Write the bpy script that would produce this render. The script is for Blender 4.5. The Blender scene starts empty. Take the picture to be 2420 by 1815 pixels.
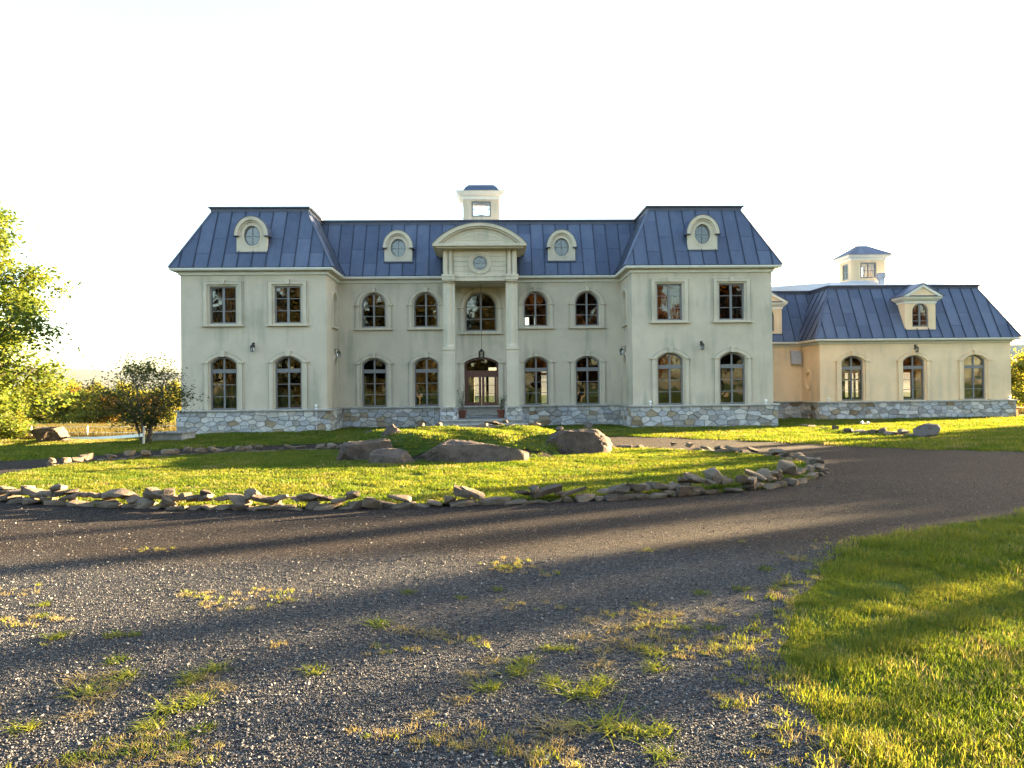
import bpy, bmesh, math, random
import numpy as np
from mathutils import Vector, Matrix, noise
from mathutils.geometry import tessellate_polygon, delaunay_2d_cdt
R_ = math.radians
scene = bpy.context.scene
COL = scene.collection

# ------------------------------------------------------------------ camera
CAM = Vector((0.283, -31.32, 1.757))
PIT, ROL, YAW = R_(0.371), R_(-0.628), R_(1.913)
fw = Vector((math.sin(YAW)*math.cos(PIT), math.cos(YAW)*math.cos(PIT), math.sin(PIT)))
r0 = Vector((math.cos(YAW), -math.sin(YAW), 0)); u0 = r0.cross(fw)
rr = r0*math.cos(ROL)+u0*math.sin(ROL); uu = -r0*math.sin(ROL)+u0*math.cos(ROL)
cd = bpy.data.cameras.new('camera'); cam = bpy.data.objects.new('camera', cd); COL.objects.link(cam)
cam.matrix_world = Matrix(((rr.x, uu.x, -fw.x, CAM.x), (rr.y, uu.y, -fw.y, CAM.y), (rr.z, uu.z, -fw.z, CAM.z), (0, 0, 0, 1)))
cd.sensor_width = 36; cd.lens = 36*1720/2420; cd.clip_end = 30000; cd.clip_start = .05
scene.camera = cam
# ------------------------------------------------------------------ sky, sun, exposure
SUN_AZ, SUN_EL = R_(64), R_(6.2)
w = bpy.data.worlds.new('World'); scene.world = w; w.use_nodes = True
nt = w.node_tree; sky = nt.nodes.new('ShaderNodeTexSky'); sky.sky_type = 'NISHITA'; sky.sun_disc = False
sky.sun_elevation = SUN_EL; sky.sun_rotation = SUN_AZ; sky.air_density = 0.9; sky.dust_density = 1.4; sky.ozone_density = 1.0
bg = nt.nodes['Background']; bg.inputs[1].default_value = 0.05
veil = nt.nodes.new('ShaderNodeMix'); veil.data_type = 'RGBA'; veil.blend_type = 'ADD'; veil.inputs[0].default_value = 1.0
veil.inputs[7].default_value = (.06, .065, .075, 1)          # thin even high haze over the whole sky
nt.links.new(sky.outputs[0], veil.inputs[6]); nt.links.new(veil.outputs[2], bg.inputs[0])
sl = bpy.data.lights.new('sun', 'SUN'); so = bpy.data.objects.new('sun', sl); COL.objects.link(so)
sl.energy = 5.0; sl.angle = R_(0.5); sl.color = (1.0, .73, .40)
SV = Vector((math.sin(SUN_AZ)*math.cos(SUN_EL), math.cos(SUN_AZ)*math.cos(SUN_EL), math.sin(SUN_EL)))
so.rotation_euler = SV.to_track_quat('Z', 'Y').to_euler(); so.location = SV*60
vs = scene.view_settings; vs.view_transform = 'Standard'; vs.look = 'None'; vs.gamma = 1; vs.use_curve_mapping = False
vs.exposure = 4.55
scene.cycles.max_bounces = 6; scene.cycles.transparent_max_bounces = 16; scene.cycles.use_denoising = True

# ------------------------------------------------------------------ pixel helpers (directions only; distance from the plane a thing stands on)
def ray(px, py): return fw+rr*((px-1210)/1720)-uu*((py-907.5)/1720)
def on_z(px, py, z=0.0):
    d = ray(px, py); return CAM+d*((z-CAM.z)/d.z)

# ------------------------------------------------------------------ materials
MATS = {}
def mat(name):
    m = bpy.data.materials.new(name); m.use_nodes = True; MATS[name] = m
    return m, m.node_tree, m.node_tree.nodes['Principled BSDF'], m.node_tree.nodes, m.node_tree.links
def N(nodes, t, **kw):
    n = nodes.new('ShaderNode'+t)
    for k, v in kw.items():
        if k in n.inputs: n.inputs[k].default_value = v
        else: setattr(n, k, v)
    return n
def ramp(nodes, stops):
    r = nodes.new('ShaderNodeValToRGB'); e = r.color_ramp.elements
    while len(e) > 1: e.remove(e[-1])
    e[0].position = stops[0][0]; e[0].color = (*stops[0][1], 1)
    for p, c in stops[1:]: x = e.new(p); x.color = (*c, 1)
    return r
def mixc(nodes, links, fac, a, b, blend='MIX'):
    m = nodes.new('ShaderNodeMix'); m.data_type = 'RGBA'; m.blend_type = blend
    for i, v in ((0, fac), (6, a), (7, b)):
        if hasattr(v, 'links') or hasattr(v, 'is_linked'): links.new(v, m.inputs[i])
        else: m.inputs[i].default_value = v if i == 0 else (*v, 1)
    return m.outputs[2]
def coords(nodes, links, kind='Object', scale=(1, 1, 1)):
    t = nodes.new('ShaderNodeTexCoord'); mp = nodes.new('ShaderNodeMapping'); mp.inputs['Scale'].default_value = scale
    links.new(t.outputs[kind], mp.inputs[0]); return mp.outputs[0]
def world_pos(nodes, links, scale=(1, 1, 1)):
    g = nodes.new('ShaderNodeNewGeometry'); mp = nodes.new('ShaderNodeMapping'); mp.inputs['Scale'].default_value = scale
    links.new(g.outputs['Position'], mp.inputs[0]); return mp.outputs[0]
def bump(nodes, links, b, h, strength, dist=.02):
    n = nodes.new('ShaderNodeBump'); n.inputs['Strength'].default_value = strength; n.inputs['Distance'].default_value = dist
    links.new(h, n.inputs['Height']); links.new(n.outputs[0], b.inputs['Normal'])

def simple(name, col, rough=.7, metal=0, var=.12, nscale=4, bmp=0):
    m, t, b, n, l = mat(name); p = world_pos(n, l)
    nz = N(n, 'TexNoise', Scale=nscale, Detail=5.0); l.new(p, nz.inputs['Vector'])
    rp = ramp(n, [(.3, tuple(c*(1-var) for c in col)), (.7, tuple(min(1, c*(1+var)) for c in col))])
    l.new(nz.outputs[0], rp.inputs[0]); l.new(rp.outputs[0], b.inputs['Base Color'])
    b.inputs['Roughness'].default_value = rough; b.inputs['Metallic'].default_value = metal
    if bmp:
        z2 = N(n, 'TexNoise', Scale=nscale*8, Detail=4.0); l.new(p, z2.inputs['Vector']); bump(n, l, b, z2.outputs[0], bmp, .01)
    return m

def stucco(name, col, stain):
    m, t, b, n, l = mat(name); p = world_pos(n, l)
    nz = N(n, 'TexNoise', Scale=.9, Detail=6.0, Roughness=.6); l.new(p, nz.inputs['Vector'])
    rp = ramp(n, [(.32, tuple(c*.88 for c in col)), (.68, tuple(min(1, c*1.06) for c in col))]); l.new(nz.outputs[0], rp.inputs[0])
    # weather streaks: noise stretched vertically
    p2 = world_pos(n, l, (3.2, 3.2, .35)); st = N(n, 'TexNoise', Scale=1.0, Detail=5.0); l.new(p2, st.inputs['Vector'])
    p3 = world_pos(n, l, (.35, .35, .5)); lg = N(n, 'TexNoise', Scale=1.0, Detail=3.0); l.new(p3, lg.inputs['Vector'])
    mul = N(n, 'Math', operation='MULTIPLY'); l.new(st.outputs[0], mul.inputs[0]); l.new(lg.outputs[0], mul.inputs[1])
    sr = ramp(n, [(.25, (0, 0, 0)), (.40, (stain, stain, stain))]); l.new(mul.outputs[0], sr.inputs[0])
    sep = N(n, 'SeparateColor'); l.new(sr.outputs[0], sep.inputs[0])
    c = mixc(n, l, sep.outputs[0], rp.outputs[0], (.30, .29, .22)); l.new(c, b.inputs['Base Color'])
    b.inputs['Roughness'].default_value = .9
    fz = N(n, 'TexNoise', Scale=60.0, Detail=3.0); l.new(p, fz.inputs['Vector']); bump(n, l, b, fz.outputs[0], .25, .008)
    return m
stucco('stucco', (.535, .46, .35), .7)
stucco('stucco_trim', (.55, .478, .365), .65)
stucco('annex_stucco', (.78, .575, .355), .3)  # same stucco as the house, warm bounced light mixed into its colour
simple('white_trim', (.66, .645, .59), .55, var=.06, nscale=3)
simple('frame_paint', (.17, .165, .165), .45, var=.08)
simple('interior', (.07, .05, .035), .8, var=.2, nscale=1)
simple('mortar', (.27, .25, .22), .95, var=.2, nscale=9, bmp=.4)
simple('step_stone', (.20, .19, .175), .85, var=.3, nscale=5, bmp=.3)
simple('ledge_stone', (.34, .32, .28), .85, var=.25, nscale=6, bmp=.3)
simple('door_wood', (.105, .038, .028), .38, var=.25, nscale=7)
simple('iron', (.035, .026, .022), .5, metal=.3, var=.2, nscale=20)
simple('terracotta', (.17, .058, .032), .75, var=.2, nscale=12)
simple('galvanised', (.42, .44, .50), .5, metal=.5, var=.1)
simple('white_plastic', (.8, .8, .78), .35, var=.04)
simple('brown_wood', (.33, .17, .09), .7, var=.3, nscale=6)
simple('post_wood', (.55, .48, .36), .8, var=.2, nscale=8)
simple('white_tape', (.82, .82, .80), .5, var=.04)
simple('bark', (.095, .072, .052), .95, var=.35, nscale=14, bmp=.5)
simple('concrete', (.30, .29, .27), .9, var=.2, nscale=4, bmp=.2)
simple('low_roof', (.48, .48, .50), .6, var=.08, nscale=2)
simple('dish_grey', (.62, .56, .5), .5, var=.06)
simple('curtain', (.075, .055, .06), .95, var=.2, nscale=2)
simple('curtain_pale', (.20, .19, .185), .95, var=.15, nscale=2)

def roof_metal(name, a, bcol):
    m, t, b, n, l = mat(name); oi = n.new('ShaderNodeObjectInfo')
    rp = ramp(n, [(0, a), (1, bcol)]); l.new(oi.outputs['Random'], rp.inputs[0])
    p = world_pos(n, l, (2.2, 2.2, .5)); nz = N(n, 'TexNoise', Scale=2.0, Detail=6.0, Roughness=.65); l.new(p, nz.inputs['Vector'])
    r2 = ramp(n, [(.35, (.84, .84, .86)), (.66, (1.08, 1.08, 1.07))]); l.new(nz.outputs[0], r2.inputs[0])
    c = mixc(n, l, 1.0, rp.outputs[0], r2.outputs[0], 'MULTIPLY'); l.new(c, b.inputs['Base Color'])
    b.inputs['Metallic'].default_value = .35
    r3 = ramp(n, [(.3, (.5,)*3), (.7, (.65,)*3)]); l.new(nz.outputs[0], r3.inputs[0]); l.new(r3.outputs[0], b.inputs['Roughness'])
    p4 = world_pos(n, l); z4 = N(n, 'TexNoise', Scale=1.6, Detail=2.0); l.new(p4, z4.inputs['Vector']); bump(n, l, b, z4.outputs[0], .12, .05)
roof_metal('roof_metal', (.068, .085, .135), (.108, .13, .19))
simple('seam_metal', (.022, .028, .048), .6, metal=.2, var=.1)
roof_metal('roof_dark', (.07, .078, .115), (.085, .092, .13))

m, t, b, n, l = mat('stone_veneer'); oi = n.new('ShaderNodeObjectInfo')
rp = ramp(n, [(0, (.37, .375, .39)), (.22, (.49, .49, .50)), (.42, (.42, .395, .36)), (.58, (.55, .53, .50)), (.74, (.30, .285, .27)), (.90, (.32, .255, .17)), (.97, (.22, .155, .09))])
rp.color_ramp.interpolation = 'CONSTANT'; l.new(oi.outputs['Random'], rp.inputs[0])
p = world_pos(n, l); nz = N(n, 'TexNoise', Scale=5.0, Detail=7.0, Roughness=.65); l.new(p, nz.inputs['Vector'])
r2 = ramp(n, [(.3, (.68, .67, .66)), (.7, (1.15, 1.14, 1.12))]); l.new(nz.outputs[0], r2.inputs[0])
l.new(mixc(n, l, 1.0, rp.outputs[0], r2.outputs[0], 'MULTIPLY'), b.inputs['Base Color']); b.inputs['Roughness'].default_value = .85
z2 = N(n, 'TexNoise', Scale=22.0, Detail=5.0); l.new(p, z2.inputs['Vector']); bump(n, l, b, z2.outputs[0], .45, .02)

def rockmat(name, a, bcol, rnd=.5):
    m, t, b, n, l = mat(name); oi = n.new('ShaderNodeObjectInfo'); p = world_pos(n, l)
    nz = N(n, 'TexNoise', Scale=3.5, Detail=8.0, Roughness=.7); l.new(p, nz.inputs['Vector'])
    ad = N(n, 'Math', operation='MULTIPLY_ADD'); l.new(oi.outputs['Random'], ad.inputs[0]); ad.inputs[1].default_value = rnd; l.new(nz.outputs[0], ad.inputs[2])
    rp = ramp(n, [(.35, a), (.6+rnd*.6, bcol)]); l.new(ad.outputs[0], rp.inputs[0])
    lc = N(n, 'TexNoise', Scale=9.0, Detail=6.0); l.new(p, lc.inputs['Vector']); lr = ramp(n, [(.60, (0,)*3), (.68, (.55,)*3)]); l.new(lc.outputs[0], lr.inputs[0])
    sep = N(n, 'SeparateColor'); l.new(lr.outputs[0], sep.inputs[0])
    l.new(mixc(n, l, sep.outputs[0], rp.outputs[0], (.11, .10, .085)), b.inputs['Base Color']); b.inputs['Roughness'].default_value = .92; b.inputs['Specular IOR Level'].default_value = .2
    z2 = N(n, 'TexNoise', Scale=14.0, Detail=8.0, Roughness=.7); l.new(p, z2.inputs['Vector']); bump(n, l, b, z2.outputs[0], .9, .06)
rockmat('boulder', (.036, .027, .022), (.112, .085, .068), .1)
rockmat('boulder_pink', (.08, .066, .06), (.16, .135, .122), .1)
rockmat('ring_stone', (.042, .031, .023), (.175, .134, .098), .6)

m, t, b, n, l = mat('glass')          # thin window glass: clear, with the reflectance of double glazing
for x in list(n):
    if x.type != 'OUTPUT_MATERIAL': n.remove(x)
out = [x for x in n if x.type == 'OUTPUT_MATERIAL'][0]
tr = N(n, 'BsdfTransparent'); tr.inputs[0].default_value = (.70, .71, .71, 1)
gl = N(n, 'BsdfGlossy'); gl.inputs['Roughness'].default_value = .015
fr = N(n, 'Fresnel'); fr.inputs[0].default_value = 1.75
pp = world_pos(n, l); gz = N(n, 'TexNoise', Scale=1.6, Detail=1.0); l.new(pp, gz.inputs['Vector'])
bp = N(n, 'Bump'); bp.inputs['Strength'].default_value = .12; bp.inputs['Distance'].default_value = .05; l.new(gz.outputs[0], bp.inputs['Height']); l.new(bp.outputs[0], gl.inputs['Normal'])
mx = N(n, 'MixShader'); fm = N(n, 'Math', operation='MULTIPLY'); fm.inputs[1].default_value = 1.05; l.new(fr.outputs[0], fm.inputs[0])
l.new(fm.outputs[0], mx.inputs[0]); l.new(tr.outputs[0], mx.inputs[1]); l.new(gl.outputs[0], mx.inputs[2]); l.new(mx.outputs[0], out.inputs[0])

cg_ = m.copy(); cg_.name = 'clear_glass'; MATS['clear_glass'] = cg_
for x in cg_.node_tree.nodes:
    if x.type == 'BSDF_TRANSPARENT': x.inputs[0].default_value = (.96, .97, .97, 1)
def leafmat(name, c1, c2, c3, trans=.45, scale=1.2):
    m, t, b, n, l = mat(name); p = world_pos(n, l)
    g = n.new('ShaderNodeNewGeometry'); nz = N(n, 'TexNoise', Scale=scale, Detail=3.0); l.new(p, nz.inputs['Vector'])
    ad = N(n, 'Math', operation='MULTIPLY_ADD'); l.new(g.outputs['Random Per Island'], ad.inputs[0]); ad.inputs[1].default_value = .5; l.new(nz.outputs[0], ad.inputs[2])
    rp = ramp(n, [(.35, c1), (.75, c2), (1.05, c3)]); l.new(ad.outputs[0], rp.inputs[0])
    n.remove(b); out = [x for x in n if x.type == 'OUTPUT_MATERIAL'][0]
    d = N(n, 'BsdfDiffuse'); tl = N(n, 'BsdfTranslucent'); gs = N(n, 'BsdfGlossy'); gs.inputs['Roughness'].default_value = .45
    l.new(rp.outputs[0], d.inputs[0])
    tc = mixc(n, l, 1.0, rp.outputs[0], (1.25, 1.15, .55), 'MULTIPLY'); l.new(tc, tl.inputs[0])
    m1 = N(n, 'MixShader'); m1.inputs[0].default_value = trans; l.new(d.outputs[0], m1.inputs[1]); l.new(tl.outputs[0], m1.inputs[2])
    m2 = N(n, 'MixShader'); m2.inputs[0].default_value = .012; l.new(m1.outputs[0], m2.inputs[1]); l.new(gs.outputs[0], m2.inputs[2]); l.new(m2.outputs[0], out.inputs[0])
    return m
leafmat('leaf_maple', (.04, .07, .016), (.085, .125, .024), (.15, .165, .03), .48)
leafmat('leaf_dark', (.032, .046, .018), (.055, .07, .026), (.08, .088, .03), .35)
leafmat('leaf_wood', (.08, .10, .025), (.17, .19, .04), (.30, .25, .05), .55, .25)
leafmat('leaf_shade', (.022, .026, .010), (.045, .040, .014), (.085, .06, .02), .35, .3)
leafmat('leaf_russet', (.05, .028, .012), (.10, .05, .018), (.18, .08, .025), .4, .3)
leafmat('leaf_autumn', (.075, .065, .02), (.15, .11, .028), (.25, .14, .035), .45, .4)
leafmat('grass_blade', (.042, .080, .010), (.095, .140, .016), (.18, .178, .036), .5, .8)
leafmat('grass_dry', (.15, .13, .055), (.22, .185, .085), (.28, .225, .12), .4, 2)
leafmat('weed_green', (.08, .11, .018), (.15, .18, .028), (.22, .23, .045), .45, 3)
leafmat('field_grass', (.04, .042, .016), (.08, .07, .026), (.13, .10, .04), .4, .3)

m, t, b, n, l = mat('lawn_soil'); p = world_pos(n, l)
nz = N(n, 'TexNoise', Scale=.6, Detail=8.0, Roughness=.7); l.new(p, nz.inputs['Vector'])
rp = ramp(n, [(.3, (.03, .052, .010)), (.55, (.052, .078, .015)), (.75, (.08, .085, .026))]); l.new(nz.outputs[0], rp.inputs[0])
l.new(rp.outputs[0], b.inputs['Base Color']); b.inputs['Roughness'].default_value = .95; b.inputs['Specular IOR Level'].default_value = .05
z2 = N(n, 'TexNoise', Scale=25.0, Detail=6.0); l.new(p, z2.inputs['Vector']); bump(n, l, b, z2.outputs[0], .8, .05)

m, t, b, n, l = mat('gravel'); p = world_pos(n, l)
v = N(n, 'TexVoronoi', Scale=75.0); l.new(p, v.inputs['Vector']); sp = N(n, 'SeparateColor'); l.new(v.outputs['Color'], sp.inputs[0])
rp = ramp(n, [(0, (.011, .0084, .0088)), (.5, (.022, .0165, .0160)), (.86, (.043, .032, .0275)), (.97, (.14, .112, .092))]); l.new(sp.outputs[0], rp.inputs[0])
nz = N(n, 'TexNoise', Scale=.35, Detail=7.0, Roughness=.65); l.new(p, nz.inputs['Vector'])
r2 = ramp(n, [(.35, (.78, .77, .80)), (.65, (1.2, 1.14, 1.08))]); l.new(nz.outputs[0], r2.inputs[0])
fine = mixc(n, l, 1.0, rp.outputs[0], r2.outputs[0], 'MULTIPLY')
rc = ramp(n, [(0, (.020, .021, .026)), (.45, (.044, .045, .051)), (.75, (.082, .082, .086)), (.93, (.15, .146, .14))]); l.new(sp.outputs[0], rc.inputs[0])
sx_ = N(n, 'SeparateXYZ'); l.new(p, sx_.inputs[0]); wob = N(n, 'MapRange'); wob.inputs[1].default_value = -23.0; wob.inputs[2].default_value = -24.2
nb_ = N(n, 'TexNoise', Scale=.8, Detail=5.0); l.new(p, nb_.inputs['Vector']); ya = N(n, 'Math', operation='MULTIPLY_ADD'); l.new(nb_.outputs[0], ya.inputs[0]); ya.inputs[1].default_value = 1.6; l.new(sx_.outputs[1], ya.inputs[2]); l.new(ya.outputs[0], wob.inputs[0])
wob.inputs[1].default_value = -22.4; wob.inputs[2].default_value = -23.6        # loose coarse grey stone towards the viewer, rolled fine brown stone on the loop
l.new(mixc(n, l, wob.outputs[0], fine, rc.outputs[0]), b.inputs['Base Color']); b.inputs['Roughness'].default_value = .9
z2 = N(n, 'TexNoise', Scale=9.0, Detail=5.0); l.new(p, z2.inputs['Vector'])
ad = N(n, 'Math', operation='MULTIPLY_ADD'); l.new(v.outputs['Distance'], ad.inputs[0]); ad.inputs[1].default_value = -.7; l.new(z2.outputs[0], ad.inputs[2])
bump(n, l, b, ad.outputs[0], 1.0, .06); b.inputs['Specular IOR Level'].default_value = .12

m, t, b, n, l = mat('pebble'); oi = n.new('ShaderNodeObjectInfo')
rp = ramp(n, [(0, (.028, .029, .036)), (.45, (.06, .061, .069)), (.75, (.11, .108, .11)), (.93, (.18, .172, .163)), (1, (.29, .275, .255))]); l.new(oi.outputs['Random'], rp.inputs[0])
l.new(rp.outputs[0], b.inputs['Base Color']); b.inputs['Roughness'].default_value = .8; b.inputs['Specular IOR Level'].default_value = .2
simple('hill_forest', (.03, .042, .026), 1.0, var=.35, nscale=.004)

# ------------------------------------------------------------------ object helpers
WL = {}
def empty(name, loc, label=None, cat=None, group=None):
    o = bpy.data.objects.new(name, None); COL.objects.link(o); o.location = loc; WL[o] = Vector(loc); o.empty_display_size = .3
    tag(o, label, cat, group); return o
def tag(o, label=None, cat=None, group=None, kind=None):
    if label: o['label'] = label
    if cat: o['category'] = cat
    if group: o['group'] = group
    if kind: o['kind'] = kind
    return o
def put(name, me, parent=None, loc=(0, 0, 0)):
    o = bpy.data.objects.new(name, me); COL.objects.link(o); L = Vector(loc); WL[o] = L
    if parent: o.parent = parent; o.location = L-WL[parent]
    else: o.location = L
    return o
def mk(name, verts, faces, material, smooth=False):
    me = bpy.data.meshes.new(name); me.from_pydata([tuple(v) for v in verts], [], faces)
    me.materials.append(MATS[material] if isinstance(material, str) else material); me.validate(); me.update()
    if smooth: me.shade_smooth()
    return me
class MB:
    def __init__(s): s.v = []; s.f = []
    def add(s, vs, fs):
        o = len(s.v); s.v += [tuple(x) for x in vs]; s.f += [tuple(i+o for i in f) for f in fs]; return s
    def box(s, x0, x1, y0, y1, z0, z1):
        return s.add([(x0, y0, z0), (x1, y0, z0), (x1, y1, z0), (x0, y1, z0), (x0, y0, z1), (x1, y0, z1), (x1, y1, z1), (x0, y1, z1)],
                     [(0, 3, 2, 1), (4, 5, 6, 7), (0, 1, 5, 4), (1, 2, 6, 5), (2, 3, 7, 6), (3, 0, 4, 7)])
    def prism(s, poly, y0, y1, holes=()):
        """poly in (x,z), extruded from y0 (front) to y1, with holes"""
        loops = [list(poly)]+[list(h) for h in holes]
        flat = [pt for lp in loops for pt in lp]; k = len(flat)
        tri = tessellate_polygon([[Vector((a, b, 0)) for a, b in lp] for lp in loops])
        vs = [(a, y0, b) for a, b in flat]+[(a, y1, b) for a, b in flat]
        fs = [tuple(t_) for t_ in tri]+[tuple(i+k for i in reversed(t_)) for t_ in tri]
        o = 0
        for lp in loops:
            q = len(lp)
            fs += [(o+i, o+(i+1) % q, k+o+(i+1) % q, k+o+i) for i in range(q)]; o += q
        return s.add(vs, fs)
    def bar(s, p, q, wd, hg=None):
        """square bar between two points"""
        p, q = Vector(p), Vector(q); d = (q-p).normalized(); a = d.cross(Vector((0, 0, 1)) if abs(d.z) < .95 else Vector((1, 0, 0))).normalized(); c = d.cross(a)
        hg = hg or wd; a *= wd/2; c *= hg/2
        return s.add([p-a-c, p+a-c, p+a+c, p-a+c, q-a-c, q+a-c, q+a+c, q-a+c], [(0, 1, 2, 3), (7, 6, 5, 4), (0, 4, 5, 1), (1, 5, 6, 2), (2, 6, 7, 3), (3, 7, 4, 0)])
    def tube(s, pts, rad, k=8, cap=True):
        pts = [Vector(p) for p in pts]; o = len(s.v); n = len(pts)
        for i, p in enumerate(pts):
            d = (pts[min(i+1, n-1)]-pts[max(i-1, 0)]).normalized(); a = d.cross(Vector((.13, .27, .95)) if abs(d.z) < .9 else Vector((1, 0, 0))).normalized(); c = d.cross(a)
            rd = rad[i] if hasattr(rad, '__len__') else rad
            s.v += [tuple(p+a*rd*math.cos(2*math.pi*j/k)+c*rd*math.sin(2*math.pi*j/k)) for j in range(k)]
        for i in range(n-1):
            s.f += [(o+i*k+j, o+i*k+(j+1) % k, o+(i+1)*k+(j+1) % k, o+(i+1)*k+j) for j in range(k)]
        if cap: s.f += [tuple(o+j for j in reversed(range(k))), tuple(o+(n-1)*k+j for j in range(k))]
        return s
    def lathe(s, prof, cx, cy, k=16):
        o = len(s.v)
        for r_, z in prof: s.v += [(cx+r_*math.cos(2*math.pi*j/k), cy+r_*math.sin(2*math.pi*j/k), z) for j in range(k)]
        for i in range(len(prof)-1): s.f += [(o+i*k+j, o+i*k+(j+1) % k, o+(i+1)*k+(j+1) % k, o+(i+1)*k+j) for j in range(k)]
        s.f += [tuple(o+j for j in reversed(range(k))), tuple(o+(len(prof)-1)*k+j for j in range(k))]
        return s
    def xf(s, M, start=0):
        for i in range(start, len(s.v)): s.v[i] = tuple(M@Vector(s.v[i]))
        return s
    def me(s, name, material, smooth=False): return mk(name, s.v, s.f, material, smooth)
    def put(s, name, material, parent=None, loc=(0, 0, 0), smooth=False): return put(name, s.me(name, material, smooth), parent, loc)

def offs(path, d, closed=False):
    """mitred offset of an XY polyline to its right-hand side"""
    n = len(path); out = []
    for i in range(n):
        def nrm(a, b): dx, dy = b[0]-a[0], b[1]-a[1]; L = math.hypot(dx, dy); return dy/L, -dx/L
        na = nrm(path[i-1], path[i]) if (closed or i > 0) else None
        nb = nrm(path[i], path[(i+1) % n]) if (closed or i < n-1) else None
        na = na or nb; nb = nb or na
        k = 1+na[0]*nb[0]+na[1]*nb[1]
        out.append((path[i][0]+d*(na[0]+nb[0])/k, path[i][1]+d*(na[1]+nb[1])/k))
    return out
def sweep(mb, path, prof, closed=False):
    """closed profile [(out,z)] swept along XY path with mitres"""
    rows = [[(x, y, z) for x, y in offs(path, o, closed)] for o, z in prof]; n = len(path); k = len(prof); b = len(mb.v)
    for i in range(n):
        for j in range(k): mb.v.append(rows[j][i])
    for i in range(n if closed else n-1):
        a, c = b+i*k, b+((i+1) % n)*k
        mb.f += [(a+j, a+(j+1) % k, c+(j+1) % k, c+j) for j in range(k)]
    if not closed: mb.f += [tuple(b+j for j in range(k)), tuple(b+(n-1)*k+j for j in reversed(range(k)))]
    return mb
def clip_half(poly, a, b, c):
    """keep a*x+b*y<=c"""
    out = []; n = len(poly)
    for i in range(n):
        p, q = poly[i], poly[(i+1) % n]; dp, dq = a*p[0]+b*p[1]-c, a*q[0]+b*q[1]-c
        if dp <= 0: out.append(p)
        if (dp < 0 < dq) or (dq < 0 < dp): t_ = dp/(dp-dq); out.append((p[0]+(q[0]-p[0])*t_, p[1]+(q[1]-p[1])*t_))
    return out
def clip_rect(poly, x0, x1, z0, z1):
    for a, b, c in ((-1, 0, -x0), (1, 0, x1), (0, -1, -z0), (0, 1, z1)):
        poly = clip_half(poly, a, b, c)
        if len(poly) < 3: return []
    return poly
def area(p): return abs(sum(p[i][0]*p[(i+1) % len(p)][1]-p[(i+1) % len(p)][0]*p[i][1] for i in range(len(p))))/2

def arch(hw, z0, zs, rise, n=14):
    """opening outline (x,z), counter-clockwise seen from the front; flat top when rise is 0"""
    pts = [(-hw, z0), (hw, z0), (hw, zs)]
    if rise > 0:
        if rise > hw*.75:
            pts += [(hw*math.cos(math.pi*i/n), zs+rise*math.sin(math.pi*i/n)) for i in range(1, n)]
        else:
            rad = (hw*hw+rise*rise)/(2*rise); cz = zs+rise-rad; a0 = math.asin(hw/rad)
            pts += [(rad*math.sin(a0-2*a0*i/n), cz+rad*math.cos(a0-2*a0*i/n)) for i in range(1, n)]
    pts.append((-hw, zs)); return pts
def oval(cx, cz, rx, rz, n=24): return [(cx+rx*math.cos(2*math.pi*i/n), cz+rz*math.sin(2*math.pi*i/n)) for i in range(n)]
def shift(poly, dx): return [(x+dx, z) for x, z in poly]

# ------------------------------------------------------------------ terrain
def sm(t): t = max(0., min(1., t)); return t*t*(3-2*t)
def gz(x, y):
    z = -.85*sm((-10.5-x)/7)*sm((y+9)/13)
    if y > 12: z -= min(9, .034*(y-12))
    e = ((x+.5)/3.35)**2+((y+10.6)/3.2)**2
    if e < 1: z += .60*(1-e**3.4)**1.3*(1+.06*math.sin(3*x+2*y))
    if y < -3 or abs(x) > 14: z += .012*math.sin(x*.7+.4)*math.cos(y*.6)
    return z
def gzs(x, y, s=0.): return gz(x, y)+s
def grid_axis(near, lo, hi):
    a = sorted(set([round(v, 3) for v in np.arange(lo, hi, near)])); step = near; v = hi
    b = []
    while v < 11000: b.append(v); step *= 1.28; v += step
    step = near; v = lo; c = []
    while v > -11000: step *= 1.28; v -= step; c.append(v)
    return sorted(c)+a+b
gx = grid_axis(.5, -18, 22); gy = grid_axis(.5, -32, 10)
vs_ = [(x, y, gz(x, y)) for y in gy for x in gx]; nx = len(gx)
fs_ = [(j*nx+i, j*nx+i+1, (j+1)*nx+i+1, (j+1)*nx+i) for j in range(len(gy)-1) for i in range(nx-1)]
tag(put('ground', mk('ground', vs_, fs_, 'lawn_soil', True)), kind='structure')

def sheet(name, poly, step, material, dz):
    xs = [p[0] for p in poly]; ys = [p[1] for p in poly]; pts = [Vector(p) for p in poly]; n = len(pts)
    def inside(x, y):
        c = False
        for i in range(n):
            a, b = poly[i], poly[i-1]
            if (a[1] > y) != (b[1] > y) and x < (b[0]-a[0])*(y-a[1])/(b[1]-a[1])+a[0]: c = not c
        return c
    for x in np.arange(min(xs)+step/2, max(xs), step):
        for y in np.arange(min(ys)+step/2, max(ys), step):
            if inside(x, y): pts.append(Vector((x, y)))
    v_, e_, f_, *_r = delaunay_2d_cdt(pts, [(i, (i+1) % n) for i in range(n)], [list(range(n))], 1, 1e-4)
    return put(name, mk(name, [(p.x, p.y, gz(p.x, p.y)+dz) for p in v_], f_, material, True))
def smooth_poly(p, it=2):
    for _ in range(it):
        q = []
        for i in range(len(p)):
            a, b = p[i], p[(i+1) % len(p)]; q += [(a[0]*.75+b[0]*.25, a[1]*.75+b[1]*.25), (a[0]*.25+b[0]*.75, a[1]*.25+b[1]*.75)]
        p = q
    return p
def on_ground(px, py):
    z = 0.
    for _ in range(60): p = on_z(px, py, z); z += (gz(p.x, p.y)-z)*.35
    return Vector((p.x, p.y, gz(p.x, p.y)))
rnd = random.Random(5)
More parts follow.
